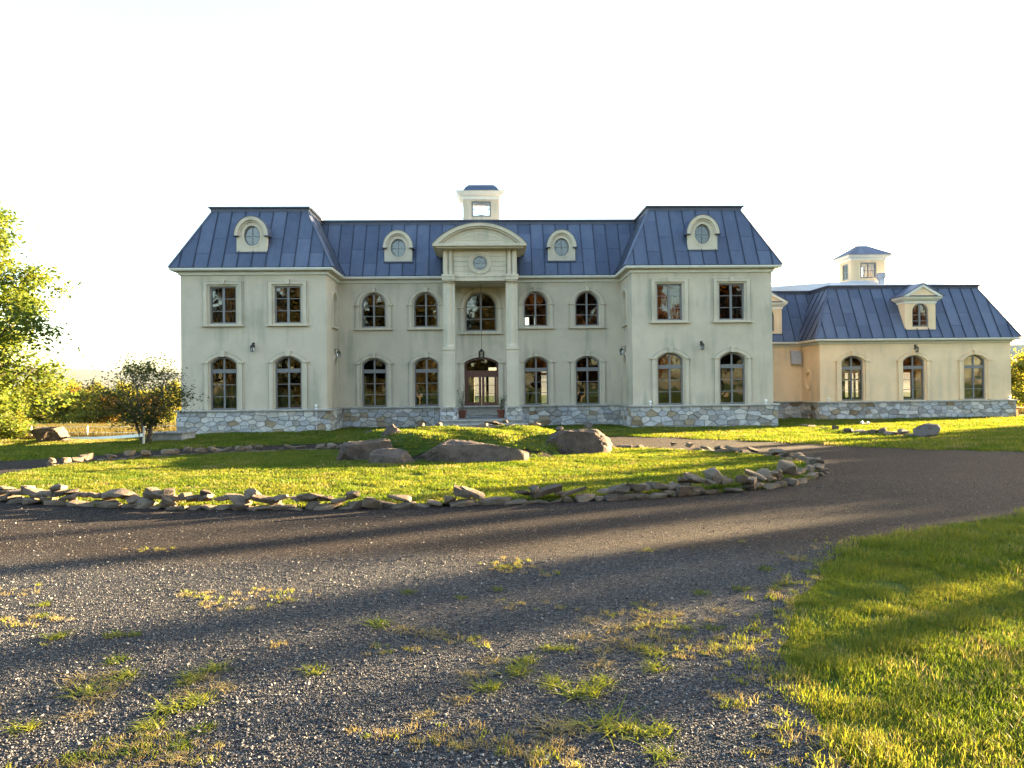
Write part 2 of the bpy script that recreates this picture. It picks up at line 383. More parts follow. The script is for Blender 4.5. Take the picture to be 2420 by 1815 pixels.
DRIVE = smooth_poly([(-45, -15), (-20, -13.4), (-12.5, -11.8), (-11.4, -11.3), (-10.7, -10.2), (-9.3, -8.2), (-6.65, -7.4), (-4.8, -6.7), (-2, -5.6), (1.5, -5.0), (4.4, -5.0), (6.1, -6.3), (7.9, -7.7),
                     (9.4, -9.3), (11.2, -11.8), (13.0, -12.7), (14, -13.2), (20, -15), (45, -19), (45, -24), (20, -19), (14, -19.4), (7.45, -21.78), (6.13, -22.4), (4.78, -23.09), (3.85, -23.89), (3.24, -24.72),
                     (2.79, -25.48), (2.36, -26.2), (2.2, -26.7), (2.05, -27.1), (1.93, -27.8), (1.75, -29), (1.6, -34), (1, -45), (-45, -45)], 2)
def jig(p, amp):
    return [(x+amp*noise.noise(Vector((x*1.7, y*1.7, 3))), y+amp*noise.noise(Vector((x*1.7, y*1.7, 9)))) for x, y in p]
drv = sheet('driveway', jig(DRIVE, .16), .55, 'gravel', .012); tag(drv, kind='structure')
RC, RA, RB = (-1.45, -15.05), 8.8, 5.35
def ring_pt(a, k=1.): # outline of the island, a in radians, slightly squarer than an ellipse
    c, s = math.cos(a), math.sin(a); e = 2/2.25
    return (RC[0]+k*RA*math.copysign(abs(c)**e, c), RC[1]+k*RB*math.copysign(abs(s)**e, s)-.0*c)
isl = [ring_pt(2*math.pi*i/90, 1.0) for i in range(90)]
tag(sheet('island_lawn', isl, .3, 'lawn_soil', .035), kind='structure')

# far hills: a near forested ridge and a far blue one, all the way round the back
def hill(name, r1, prof, seed, depth):
    vv = []; ff = []; na = 150; nt_ = 7
    for i in range(na+1):
        az = R_(-100+200*i/na); e = prof(math.degrees(az))
        hh = r1*math.tan(R_(max(.05, e)))+CAM.z
        for j in range(nt_):
            t_ = j/(nt_-1); r_ = r1*(1-depth*(1-t_)); nn = noise.fractal(Vector((math.sin(az)*6, math.cos(az)*6, t_*2+seed)), 1.0, 2.0, 5)
            vv.append((r_*math.sin(az), r_*math.cos(az)-31, -9+(hh+9)*(sm(t_)**.8)+nn*hh*.10*t_))
        vv.append((r1*1.3*math.sin(az), r1*1.3*math.cos(az)-31, -9))
    k = nt_+1
    for i in range(na):
        for j in range(nt_): ff.append((i*k+j, (i+1)*k+j, (i+1)*k+j+1, i*k+j+1))
    return tag(put(name, mk(name, vv, ff, 'hill_forest', True)), kind='structure')
def wav(az, s): return noise.noise(Vector((az*.11+s, s, 0)))
hill('near_ridge', 2600, lambda a: .80+.25*wav(a*1.6, 4)+(.9*sm((a-20)/18)), 1, .55)
hill('far_mountain', 6500, lambda a: 1.6+.45*wav(a, 1.3)+1.3*sm((a-25)/14)+.25*wav(a*3, 7), 2, .4)

# ------------------------------------------------------------------ windows
WIN = {}
def win_lib(key, hw, z0, zs, rise, rows, cols=(0.,), fw_=.055, mull=.075, munt=.028, transom=None, shape=None, depth=.07, material='frame_paint', glass='glass'):
    """meshes of one kind of window, x centred, frame front at y=0; rows: heights of thin bars, transom: (z0,z1)"""
    outer = shape or arch(hw, z0, zs, rise)
    cx = sum(p[0] for p in outer)/len(outer); cz = (min(p[1] for p in outer)+max(p[1] for p in outer))/2
    hh = (max(p[1] for p in outer)-min(p[1] for p in outer))/2
    inner = [(p[0]*(hw-fw_)/hw, cz+(p[1]-cz)*(hh-fw_)/hh) for p in outer]
    fr_ = MB().prism(outer, 0, depth, [inner]).me('window', material)
    xs = [-hw]+[c for c in cols]+[hw]; zz = [min(p[1] for p in inner)]+sorted(list(rows)+([transom[0], transom[1]] if transom else []))+[max(p[1] for p in inner)]
    panes = []; bars = []; mulls = []
    segs = []
    i = 0
    zedges = []
    for a in range(len(zz)-1):
        lo, hi = zz[a], zz[a+1]
        if transom and abs(lo-transom[0]) < 1e-6: continue
        zedges.append((lo, hi))
    for lo, hi in zedges:
        for c in range(len(xs)-1):
            p = clip_rect(inner, xs[c], xs[c+1], lo, hi)
            if len(p) >= 3 and area(p) > .003:
                k = len(p); panes.append(mk('pane', [(x, .045, z) for x, z in p]+[(x, .051, z) for x, z in p], [tuple(range(k)), tuple(range(2*k-1, k-1, -1))]+[(q, k+q, k+(q+1) % k, (q+1) % k) for q in range(k)], glass))
    for c in cols:
        p = clip_rect(inner, c-mull/2, c+mull/2, -99, 99); mulls.append(MB().prism(p, .012, depth-.004).me('mullion', material))
    for z in rows:
        for c in range(len(xs)-1):
            p = clip_rect(inner, xs[c]+(mull/2 if c else 0), xs[c+1]-(mull/2 if c < len(xs)-2 else 0), z-munt/2, z+munt/2)
            if len(p) >= 3: bars.append(MB().prism(p, .03, depth-.01).me('muntin', material))
    if transom:
        p = clip_rect(inner, -hw, hw, *transom); mulls.append(MB().prism(p, -.012, depth+.004).me('transom', material))
    WIN[key] = (fr_, panes, mulls, bars)
def window(parent, key, x, y, z=0, rz=0, name='window'):
    fr_, panes, mulls, bars = WIN[key]; o = put(name, fr_, parent, (x, y, z)); o.rotation_euler.z = rz
    for q in panes: put('pane', q, o, (x, y, z))
    for q in mulls: put(q.name.split('.')[0], q, o, (x, y, z))
    for q in bars: put('muntin', q, o, (x, y, z))
    return o
win_lib('rect', .552, 4.66, 6.24, 0, (5.20, 5.72), mull=.10)
win_lib('low', .552, 1.0, 2.98, .25, (1.55, 2.06), transom=(2.55, 2.72))
win_lib('up', .549, 4.675, 5.70, .57, (5.19, 5.68), mull=.085)
win_lib('centre', .713, 4.465, 5.55, .72, (5.03, 5.60), mull=.09)
win_lib('oval', .35, 7.92, 0, 0, (8.35,), cols=(0.,), mull=.028, fw_=.05, shape=oval(0, 8.345, .35, .425))
win_lib('wing_oval', .345, 7.92, 0, 0, (8.385,), cols=(0.,), mull=.028, fw_=.05, shape=oval(0, 8.385, .345, .435))
win_lib('round', .31, 6.96, 0, 0, (7.276,), cols=(0.,), mull=.025, fw_=.055, shape=oval(0, 7.276, .31, .31))
win_lib('annex_low', .555, .97, 2.95, .27, (1.5, 2.0), transom=(2.54, 2.70), material='frame_paint')
win_lib('annex_dormer', .415, 4.68, 5.45, .415, (4.98, 5.28), mull=.09)
win_lib('annex_cupola', .45, 7.62, 8.5, 0, (8.05,), mull=.035, fw_=.08, cols=(0.,), glass='clear_glass')
win_lib('annex_side', .33, 7.62, 8.5, 0, (8.05,), mull=.035, fw_=.07, cols=(0.,), glass='clear_glass')

SUR = {}
def surround(parent, x, y, key, hi, ho, z0, zs, ri, ro, sill=None, key_z=None, rz=0, material='stucco_trim', impost=True):
    """moulded band round an opening: U-shaped ring, outer bead, keystone, imposts, sill"""
    if key not in SUR:
        mb = MB()
        def U(a, ra, b_, rb, y0, y1):
            A = arch(a, z0, zs, ra); B = arch(b_, z0, zs, rb)
            mb.prism(B[1:]+[B[0]]+list(reversed(A[1:]+[A[0]])), y0, y1)
        up = (ro if ro > 0 else (ho-hi))
        if ri > 0:
            U(hi, ri, ho-.05, ro-.045, -.065, .02); U(ho-.03, ro-.028, ho, ro, -.038, .02)
        else:
            zt = zs; mb.prism([(-ho+.05, z0), (-ho+.05, zt+.115), (ho-.05, zt+.115), (ho-.05, z0), (hi, z0), (hi, zt), (-hi, zt), (-hi, z0)][::-1], -.065, .02)
            mb.prism([(-ho, z0), (-ho, zt+.16), (ho, zt+.16), (ho, z0), (ho-.03, z0), (ho-.03, zt+.128), (-ho+.03, zt+.128), (-ho+.03, z0)][::-1], -.045, .02)
        if impost and ri > 0:
            for s in (-1, 1): mb.box(min(s*(hi-.03), s*(ho+.035)), max(s*(hi-.03), s*(ho+.035)), -.115, .0, zs-.025, zs+.02)
        s_me = mb.me('window_surround', material)
        kb, kt = key_z
        k_me = MB().prism([(-.075, kb), (.075, kb), (.105, kt), (-.105, kt)], -.13, .0).me('keystone', material)
        l_me = MB().box(-ho-.03, ho+.03, -.13, .02, sill[0], sill[1]).me('sill', material) if sill else None
        SUR[key] = (s_me, k_me, l_me)
    s_me, k_me, l_me = SUR[key]
    o = put('window_surround', s_me, parent, (x, y, 0)); o.rotation_euler.z = rz
    put('keystone', k_me, o, (x, y, 0))
    if l_me: put('sill', l_me, o, (x, y, 0))
    return o

# ------------------------------------------------------------------ mansard roofs of metal panels
def slope(parent, e0, e1, t0, t1, spacing=.60, material='roof_metal', joints=((.24, .80), (.50,)), shape_off=0.):
    """one mansard slope: eave e0-e1, top t0-t1 (3-D points); backing sheet, panels, seams"""
    e0, e1, t0, t1 = map(Vector, (e0, e1, t0, t1)); U = (e1-e0).normalized(); nrm = U.cross(((t0+t1)/2-(e0+e1)/2)).normalized()
    V = nrm.cross(U); nrm = nrm if nrm.z > 0 else -nrm
    def uv(p): d = p-e0; return (d.dot(U), d.dot(V))
    poly = [uv(e0), uv(e1), uv(t1), uv(t0)]
    if sum(poly[i][0]*poly[(i+1) % 4][1]-poly[(i+1) % 4][0]*poly[i][1] for i in range(4)) < 0: poly = poly[::-1]
    H = max(p[1] for p in poly); u_lo = min(p[0] for p in poly); u_hi = max(p[0] for p in poly)
    def P(q, h): return e0+U*q[0]+V*q[1]+nrm*h
    k0 = math.floor((u_lo)/spacing); mid = (u_lo+u_hi)/2; first = mid-spacing*math.ceil((mid-u_lo)/spacing)
    seams = MB(); i = 0; u_ = first
    while u_ < u_hi:
        jl = [0]+[H*j for j in joints[i % len(joints)]]+[H]
        for a in range(len(jl)-1):
            p = clip_rect(poly, u_+.006, u_+spacing-.006, jl[a]+(.004 if a else 0), jl[a+1]-.004)
            if len(p) >= 3 and area(p) > .004:
                k = len(p); hh = .012+.006*(a % 2)
                put('roof_panel', mk('roof_panel', [P(q, .0) for q in p]+[P(q, hh) for q in p], [tuple(range(k, 2*k))]+[(q, (q+1) % k, k+(q+1) % k, k+q) for q in range(k)], material), parent, (0, 0, 0))
        p = clip_rect(poly, u_-.001, u_+.001, -1, 99)
        if len(p) >= 3:
            lo, hi = min(q[1] for q in p), max(q[1] for q in p)
            if hi-lo > .05: seams.bar(P((u_, lo), .022), P((u_, hi), .022), .030, .05)
        u_ += spacing; i += 1
    if seams.v: tag(seams.put('standing_seam', 'seam_metal', parent), kind='stuff')
def mansard(house, path, ov, z_e, s, z_t, cap_z, base_name='roof', closed=True, skip=(), material='roof_metal'):
    E = offs(path, ov, closed); T = offs(path, ov-s, closed); n = len(path); mb = MB()
    segs = range(n if closed else n-1)
    for i in segs:
        j = (i+1) % n
        mb.add([(*E[i], z_e), (*E[j], z_e), (*T[j], z_t), (*T[i], z_t)], [(0, 1, 2, 3)])
    roof = mb.put(base_name, 'roof_dark', house)
    for i in segs:
        if i in skip: continue
        j = (i+1) % n
        slope(roof, (*E[i], z_e), (*E[j], z_e), (*T[i], z_t), (*T[j], z_t), material=material)
    # hip and valley flashings
    for i in range(n):
        if not closed and i in (0, n-1): continue
        a, b = Vector((*E[i], z_e)), Vector((*T[i], z_t)); out = Vector((E[i][0]-T[i][0], E[i][1]-T[i][1], .9)).normalized()
        m_ = MB().bar(a+out*.012, b+out*.012, .13, .035); m_.put('hip_flashing', material, roof)
    cap = sweep(MB(), path, [(ov-s-.05, z_t-.02), (ov-s+.035, z_t-.02), (ov-s+.05, cap_z-.09), (ov-s+.11, cap_z-.075), (ov-s+.13, cap_z), (ov-s-.05, cap_z)], closed)
    cap.put('roof_cap', 'roof_dark', roof)
    return roof
def cornice(house, path, ov, z_e, z_f, closed, material='white_trim', cove='stucco_trim', zb=None):
    g = sweep(MB(), path, [(ov-.10, z_e-.015), (ov-.02, z_e-.015), (ov-.015, z_e-.06), (ov-.05, z_e-.12), (ov-.10, z_e-.12)], closed); go = g.put('gutter', material, house)
    c = sweep(MB(), path, [(0.0, z_e-.02), (ov-.095, z_e-.02), (ov-.095, z_e-.105), (.13, z_e-.155), (0.0, z_e-.16)], closed); c.put('soffit', cove, go)
    f = sweep(MB(), path, [(0.0, z_e-.158), (.085, z_e-.158), (.07, z_f+.02), (.03, z_f), (0.0, z_f)], closed); f.put('frieze', material, go)
    return go

# ------------------------------------------------------------------ rubble stone facing
def voronoi_stones(L, z0, z1, seed, cw=.41, ch=.205, gap=.010):
    rg = random.Random(seed); rows = max(1, round((z1-z0)/ch)); ch = (z1-z0)/rows; pts = []
    for r_ in range(rows):
        x = rg.uniform(-.3, 0)
        while x < L+.2:
            wd = cw*rg.choice((.5, .7, .85, 1, 1.2, 1.6)); pts.append((x+wd/2, z0+(r_+.5)*ch+rg.uniform(-.34, .34)*ch, rg.uniform(0, .012))); x += wd
    out = []; ax = .60
    for i, (x, z, w_) in enumerate(pts):
        p = [(0, z0), (L, z0), (L, z1), (0, z1)]
        for j, (x2, z2, w2) in enumerate(pts):
            if i == j or abs(x2-x) > 1.6 or abs(z2-z) > .75: continue
            a, b = (x2-x)*ax*ax, (z2-z); c = ((x2*x2-x*x)*ax*ax+(z2*z2-z*z)+w_-w2)/2; nn = math.hypot(a, b)
            p = clip_half(p, a/nn, b/nn, c/nn-gap)
            if len(p) < 3: break
        if len(p) >= 3 and area(p) > .004: out.append(p)
    return out
STONES = {}
def stone_mesh(p, o, ux, uy, nx_, ny_, rg):
    """one facing stone: polygon p (u,z) on the plane through o with direction u and outward normal n"""
    k = len(p); cx = sum(q[0] for q in p)/k; cz = sum(q[1] for q in p)/k; d = rg.uniform(.028, .062); sh = .93; tx, tz = rg.uniform(-.03, .03), rg.uniform(-.03, .03)
    def P(u_, z, h): return (o[0]+ux*u_+nx_*h, o[1]+uy*u_+ny_*h, z)
    v_ = [P(a, b, 0) for a, b in p]+[P(a, b, d*.6) for a, b in p]+[P(cx+(a-cx)*sh, cz+(b-cz)*sh, d+(a-cx)*tx+(b-cz)*tz) for a, b in p]
    f_ = [(i, (i+1) % k, k+(i+1) % k, k+i) for i in range(k)]+[(k+i, k+(i+1) % k, 2*k+(i+1) % k, 2*k+i) for i in range(k)]+[tuple(range(2*k, 3*k))]
    return v_, f_
def stone_run(base, a, b, z0, z1, seed, joined=None, cw=.43):
    """facing stones on the vertical strip from a to b (XY, outward to the right of travel)"""
    L = math.hypot(b[0]-a[0], b[1]-a[1]); ux, uy = (b[0]-a[0])/L, (b[1]-a[1])/L; nx_, ny_ = uy, -ux; rg = random.Random(seed*7+1)
    for p in voronoi_stones(L, z0, z1, seed, cw):
        v_, f_ = stone_mesh(p, a, ux, uy, nx_, ny_, rg)
        if joined is not None: joined.add(v_, f_)
        else: put('stone', mk('stone', v_, f_, 'stone_veneer'), base, (0, 0, 0))

# ================================================================== MAIN HOUSE
XO, XI, RY, BY = 12.707, 6.568, 2.61, 9.5
house = empty('country_house', (0, 0, 0), 'large cream two-storey country house with blue metal mansard roof and arched portico', 'house')
PATH = [(-XO, BY), (-XO, 0), (-XI, 0), (-XI, RY), (XI, RY), (XI, 0), (XO, 0), (XO, BY)]
WX = (8.207, 10.936); AX = (2.553, 4.968)
def wallf(poly, holes, y, mname='stucco', parent=house, t=.20, name='wall'): return MB().prism(poly, y, y+t, holes).put(name, mname, parent)
def rect(x0, x1, z0, z1): return [(x0, z0), (x1, z0), (x1, z1), (x0, z1)]
for s in (-1, 1):
    holes = []
    for c in WX:
        holes += [shift(arch(.558, 4.655, 6.245, 0), s*c), shift(arch(.558, .98, 2.98, .256), s*c)]
    wallf(rect(min(s*XO, s*XI), max(s*XO, s*XI), 0, 7.0), holes, 0)
    for c in WX:
        window(house, 'rect', s*c, .10); window(house, 'low', s*c, .10)
        surround(house, s*c, 0, 'rect', .655, .857, 4.60, 6.32, 0, 0, (4.53, 4.60), (6.315, 6.52))
        surround(house, s*c, 0, 'low', .64, .857, .98, 3.0, .265, .455, None, (3.245, 3.50))
    # outer side, and the inner side with its two blind arched niches
    xs = s*XO; MB().box(min(xs, xs-s*.2), max(xs, xs-s*.2), .20, BY, 0, 7.0).put('wall', 'stucco', house)
    nich = [shift(arch(.40, 4.62, 5.72, .42), 1.62), shift(arch(.36, 1.0, 2.85, .36), 1.62)]
    m_ = MB().prism(rect(.20, RY, 0, 7.0), 0, .20, nich); m_.v = [(s*(XI+y_), x_, z_) for x_, y_, z_ in m_.v]; m_.put('wall', 'stucco', house)
    for hw, z0, zs, ri in ((.40, 4.62, 5.72, .42), (.36, 1.0, 2.85, .36)):
        m_ = MB().prism(arch(hw, z0, zs, ri), .12, .16); m_.v = [(s*(XI+y_), x_+1.62, z_) for x_, y_, z_ in m_.v]; q = m_.put('niche', 'stucco', house)
        A, B = arch(hw+.03, z0, zs, ri+.03), arch(hw+.17, z0, zs, ri+.15)
        m_ = MB().prism(B[1:]+[B[0]]+list(reversed(A[1:]+[A[0]])), -.05, .02); m_.v = [(s*(XI+y_), x_+1.62, z_) for x_, y_, z_ in m_.v]; m_.put('niche_surround', 'stucco_trim', q)
        m_ = MB().box(1.62-hw-.2, 1.62+hw+.2, -.09, .02, z0-.08, z0); m_.v = [(s*(XI+y_), x_, z_) for x_, y_, z_ in m_.v]
        if z0 > 3: m_.put('sill', 'stucco_trim', q)
holes = [shift(arch(.72, 4.455, 5.55, .725), 0), shift(arch(.79, .60, 2.99, .25), 0)]
for s in (-1, 1):
    for c in AX: holes += [shift(arch(.555, 4.665, 5.70, .575), s*c), shift(arch(.558, .98, 2.98, .256), s*c)]
wallf(rect(-XI, XI, 0, 7.0), holes, RY)
for s in (-1, 1):
    for c in AX:
        window(house, 'up', s*c, RY+.10); window(house, 'low', s*c, RY+.10)
        surround(house, s*c, RY, 'up', .645, .857, 4.61, 5.69, .63, .775, (4.54, 4.61), (6.29, 6.50))
        surround(house, s*c, RY, 'low', .64, .857, .98, 3.0, .265, .455, None, (3.245, 3.50))
window(house, 'centre', 0, RY+.10)
surround(house, 0, RY, 'centre', .80, 1.015, 4.39, 5.54, .79, .975, (4.31, 4.39), (6.30, 6.56))
surround(house, 0, RY, 'door', .80, 1.06, .62, 2.99, .26, .40, None, (3.24, 3.44))

# inside: floors, rear wall with its windows, partitions added to keep the rooms dark
rear = [rect(-.47, .19, .70, 2.42), rect(.34, 1.0, .70, 2.42), rect(.34, .82, 2.66, 2.95), rect(3.28, 3.95, .70, 2.5), rect(3.28, 3.95, 2.62, 2.76), rect(2.25, 2.63, 5.0, 5.75), rect(2.92, 2.98, 5.0, 5.75)]
wallf(rect(-XO, XO, 0, 7.0), rear, BY-.2)
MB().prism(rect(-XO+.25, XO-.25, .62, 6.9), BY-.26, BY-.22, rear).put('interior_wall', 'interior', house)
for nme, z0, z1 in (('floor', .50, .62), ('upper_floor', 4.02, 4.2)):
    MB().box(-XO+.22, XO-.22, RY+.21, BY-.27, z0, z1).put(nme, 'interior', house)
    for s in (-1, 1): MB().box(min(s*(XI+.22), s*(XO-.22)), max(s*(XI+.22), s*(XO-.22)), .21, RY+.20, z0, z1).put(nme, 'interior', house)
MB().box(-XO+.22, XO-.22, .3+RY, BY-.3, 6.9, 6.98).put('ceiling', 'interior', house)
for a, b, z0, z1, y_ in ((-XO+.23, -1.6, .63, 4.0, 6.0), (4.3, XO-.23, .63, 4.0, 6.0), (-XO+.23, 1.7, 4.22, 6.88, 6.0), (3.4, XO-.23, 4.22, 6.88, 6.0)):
    MB().box(a, b, y_, y_+.1, z0, z1).put('added_partition', 'interior', house)  # added to block light and keep the windows dark
for a in (-1.6, 4.25): MB().box(a-.05, a+.05, RY+.25, 5.98, .63, 4.0).put('added_partition', 'interior', house)
def curtain(x0, x1, y, z0, z1, mname, seed):
    rg = random.Random(seed); n_ = 40; mb = MB(); v_ = []
    for i in range(n_+1):
        x = x0+(x1-x0)*i/n_; d = .035*math.sin(i*1.35+rg.uniform(-.3, .3)); v_ += [(x, y+d, z0), (x, y+d, z1)]
    mb.add(v_, [(2*i, 2*i+2, 2*i+3, 2*i+1) for i in range(n_)]); return mb.put('curtain', mname, house)
curtain(-11.5, -10.36, .42, 1.0, 3.2, 'curtain', 1)
curtain(8.207-.57, 8.207+.57, .45, 4.66, 5.75, 'curtain', 2); curtain(10.936-.57, 10.936+.57, .45, 4.66, 5.78, 'curtain', 3)
curtain(-11.5, -10.36, .45, 4.66, 6.24, 'curtain_pale', 4); curtain(-8.207-.56, -8.207-.05, .45, 4.66, 6.24, 'curtain_pale', 5)

# stone base
base = sweep(MB(), PATH, [(0, -.6), (.125, -.6), (.125, .915), (0, .915)]).put('stone_base', 'mortar', house)
sweep(MB(), PATH, [(-.01, .912), (.235, .912), (.24, .955), (.20, .982), (-.01, .99)]).put('base_ledge', 'ledge_stone', base)
D = .126
stone_run(base, (-XO-D, -D), (-XI+D, -D), -.08, .91, 11)
stone_run(base, (XI-D, -D), (XO+D, -D), -.08, .91, 12)
stone_run(base, (-XI+D, -D), (-XI+D, RY-D), -.08, .91, 13)
stone_run(base, (XI-D, RY-D), (XI-D, -D), -.08, .91, 14)
stone_run(base, (-XI+D+.05, RY-D), (-2.2, RY-D), -.08, .91, 15)
stone_run(base, (2.2, RY-D), (XI-D-.05, RY-D), -.08, .91, 16)
jn = MB()
stone_run(base, (-XO-D, BY), (-XO-D, -D), -.6, .91, 17, jn); stone_run(base, (XO+D, -D), (XO+D, BY), -.3, .91, 18, jn); stone_run(base, (-2.2, RY-D), (2.2, RY-D), -.08, .58, 19, jn)
tag(jn.put('side_stone', 'stone_veneer', base), kind='stuff')

# roof
roof = mansard(house, PATH, .36, 7.0, 1.34, 9.655, 9.86, skip=(7,), closed=True)
MB().add([(x, y, 9.80) for x, y in offs(PATH, -.95, True)], [tuple(range(8))]).put('flat_roof', 'low_roof', roof)
cornice(house, PATH, .36, 7.0, 6.71, True)

# arched dormers
def arched_dormer(x, y, zb, zs, hw, rx, rz, ox, key, back):
    """x centre, y front face, zb foot, zs spring of the hood, hw half width of the body, (rx,rz) outer hood, key window"""
    nn = 20; arc = lambda ax_, az_: [(ax_*math.cos(math.pi*i/nn), zs+az_*math.sin(math.pi*i/nn)) for i in range(nn+1)]
    w0 = WIN[key][0]; cz = 8.345 if key == 'oval' else 8.385; ro = (.35, .425) if key == 'oval' else (.345, .435)
    body = [(-hw, zb), (hw, zb), (hw, zs)]+arc(rx-.10, rz-.10)[0:]+[(-hw, zs)]
    hole = oval(0, cz, ro[0]+.004, ro[1]+.004)
    mb = MB().prism(body, 0, .14, [hole]); d = mb.put('dormer', 'stucco_trim', house, (x, y, 0))
    MB().prism([(-hw+.01, zb), (hw-.01, zb), (hw-.01, zs)]+arc(rx-.12, rz-.12)+[(-hw+.01, zs)], .14, back).put('dormer_side', 'roof_dark', d, (x, y, 0))
    A, B = arc(rx-.17, rz-.18), arc(rx-.03, rz-.035)
    MB().prism(B+list(reversed(A)), -.13, .05).put('hood', 'stucco_trim', d, (x, y, 0))
    A2, B2 = arc(rx-.18, rz-.19), arc(rx-.16, rz-.17); MB().prism(arc(rx-.165, rz-.175)+list(reversed(arc(rx-.235, rz-.255))), -.055, .0).put('hood_moulding', 'stucco_trim', d, (x, y, 0))
    MB().prism(arc(rx, rz)+list(reversed(arc(rx-.028, rz-.032))), -.15, back).put('barrel_roof', 'roof_metal', d, (x, y, 0))
    R2 = oval(0, cz, ro[0]+.075, ro[1]+.075)
    MB().prism(R2, -.018, .0, [hole]).put('oval_surround', 'stucco_trim', d, (x, y, 0))
    MB().box(-hw-.04, hw+.04, -.05, .05, zb-.05, zb+.004).put('foot_flashing', 'roof_dark', d, (x, y, 0))
    for s in (-1, 1): MB().box(min(s*(rx-.2), s*(rx+.03)), max(s*(rx-.2), s*(rx+.03)), -.16, .12, zs-.035, zs+.0).put('hood_return', 'roof_dark', d, (x, y, 0))
    fr_, panes, mulls, bars = WIN[key]
    f = put('window_frame', fr_, d, (x, y+.07, 0))
    for q in panes: put('pane', q, d, (x, y+.07, 0))
    for q in mulls+bars: put('muntin', q, d, (x, y+.07, 0))
    MB().box(-hw+.06, hw-.06, .40, .42, zb+.05, zs+.4).put('dark_backing', 'interior', d, (x, y, 0))  # flat dark sheet standing in for the unlit space inside
for s in (-1, 1):
    arched_dormer(s*3.80, 2.56, 7.71, 8.34, .64, .72, .84, 0, 'oval', 1.1)
    arched_dormer(s*9.68, -.03, 7.70, 8.38, .65, .745, .85, 0, 'wing_oval', 1.15)

# ------------------------------------------------------------------ portico
PY = .416
por = MB().box(-1.62, 1.62, PY+.16, 3.2, 6.49, 7.92).put('portico', 'stucco_trim', house)
for s in (-1, 1):
    def bx(n_, x0, x1, y0, y1, z0, z1, mname='stucco_trim'): return MB().box(min(s*x0, s*x1), max(s*x0, s*x1), y0, y1, z0, z1).put(n_, mname, por)
    bx('pillar_base', 1.09, 1.715, PY-.06, PY+.62, -.3, .93, 'mortar')
    bx('pillar_ledge', 1.03, 1.78, PY-.15, PY+.70, .93, 1.0, 'ledge_stone')
    a, b = sorted((s*1.075, s*1.73)); stone_run(por, (a, PY-.065), (b, PY-.065), .40, .925, 31+s, cw=.40)
    sx = s*1.073; stone_run(por, *(((sx, PY+.62), (sx, PY-.06)) if s > 0 else ((sx, PY-.06), (sx, PY+.62))), .44, .925, 36+s, cw=.40)
    sx = s*1.732; stone_run(por, *(((sx, PY-.06), (sx, PY+.62)) if s > 0 else ((sx, PY+.62), (sx, PY-.06))), -.05, .925, 41+s, cw=.40)
    bx('pedestal', 1.13, 1.65, PY, PY+.52, .995, 3.475)
    m_ = MB().prism(rect(min(s*1.205, s*1.575), max(s*1.205, s*1.575), 1.17, 3.33), PY-.012, PY, [rect(min(s*1.235, s*1.545), max(s*1.235, s*1.545), 1.20, 3.30)]); m_.put('pedestal_panel', 'stucco_trim', por)
    bx('pedestal_cap', 1.10, 1.68, PY-.035, PY+.56, 3.475, 3.56); bx('pedestal_cap', 1.13, 1.65, PY-.01, PY+.52, 3.56, 3.60)
    bx('pilaster', 1.12, 1.63, PY+.16, PY+.52, 3.60, 6.46)
    cx = s*1.378
    MB().lathe([(.215, 3.60), (.215, 3.66), (.18, 3.70), (.168, 3.74), (.170, 4.4), (.160, 6.12), (.175, 6.13), (.175, 6.16), (.158, 6.17), (.158, 6.36), (.20, 6.42), (.20, 6.46)], cx, PY+.25, 24).put('column', 'stucco_trim', por, smooth=False)
    bx('capital', 1.14, 1.62, PY-.04, PY+.52, 6.46, 6.52); bx('capital', 1.10, 1.66, PY-.08, PY+.54, 6.52, 6.66); bx('capital', 1.085, 1.675, PY-.10, PY+.56, 6.66, 6.755)
    for cxx in (1.275, 1.49):
        MB().lathe([(.105, 6.755), (.105, 6.80), (.085, 6.83), (.085, 7.78), (.105, 7.81), (.105, 7.93)], s*cxx, PY+.13, 16).put('colonnette', 'stucco_trim', por)
# beam, wall panel with grooves and round window
MB().box(-1.11, 1.11, PY+.02, PY+.17, 6.485, 6.66).put('beam', 'stucco_trim', por)
MB().box(-1.12, 1.12, PY-.01, PY+.17, 6.66, 6.70).put('beam_moulding', 'stucco_trim', por)
zz = 6.70; k = 0
hole = oval(0, 7.276, .315, .315)
for z0, z1 in ((6.70, 6.915), (6.925, 7.125), (7.135, 7.335), (7.345, 7.545), (7.555, 7.93)):
    for s in (-1, 1):
        p = rect(min(0, s*1.13), max(0, s*1.13), z0, z1)
        # each board is cut round by the window ring
        n_ = 24; pts = []
        for (x, z) in ((s*1.13, z0), (s*1.13, z1)): pts.append((x, z))
        for i in range(13):
            z = z1+(z0-z1)*i/12; dz = abs(z-7.276); x = math.sqrt(max(0, .47**2-dz*dz)) if dz < .47 else 0.004
            pts.append((s*max(.004, x), z))
        q = []
        for pt in pts:
            if not q or (abs(pt[0]-q[-1][0])+abs(pt[1]-q[-1][1])) > 1e-5: q.append(pt)
        MB().prism(q, PY+.10, PY+.158).put('board', 'stucco_trim', por)
MB().prism(oval(0, 7.276, .49, .49, 32), PY+.05, PY+.155, [oval(0, 7.276, .40, .40, 32)]).put('ring_moulding', 'stucco_trim', por)
MB().prism(oval(0, 7.276, .40, .40, 32), PY+.085, PY+.156, [hole]).put('ring_moulding', 'stucco_trim', por)
fr_, panes, mulls, bars = WIN['round']
put('window_frame', fr_, por, (0, PY+.10, 0))
for q in panes: put('pane', q, por, (0, PY+.10, 0))
for q in mulls+bars: put('muntin', q, por, (0, PY+.10, 0))
MB().prism(oval(0, 7.276, .312, .312), PY+.154, PY+.1585).put('dark_backing', 'interior', por)  # dark disc behind the pane imitates an unlit interior
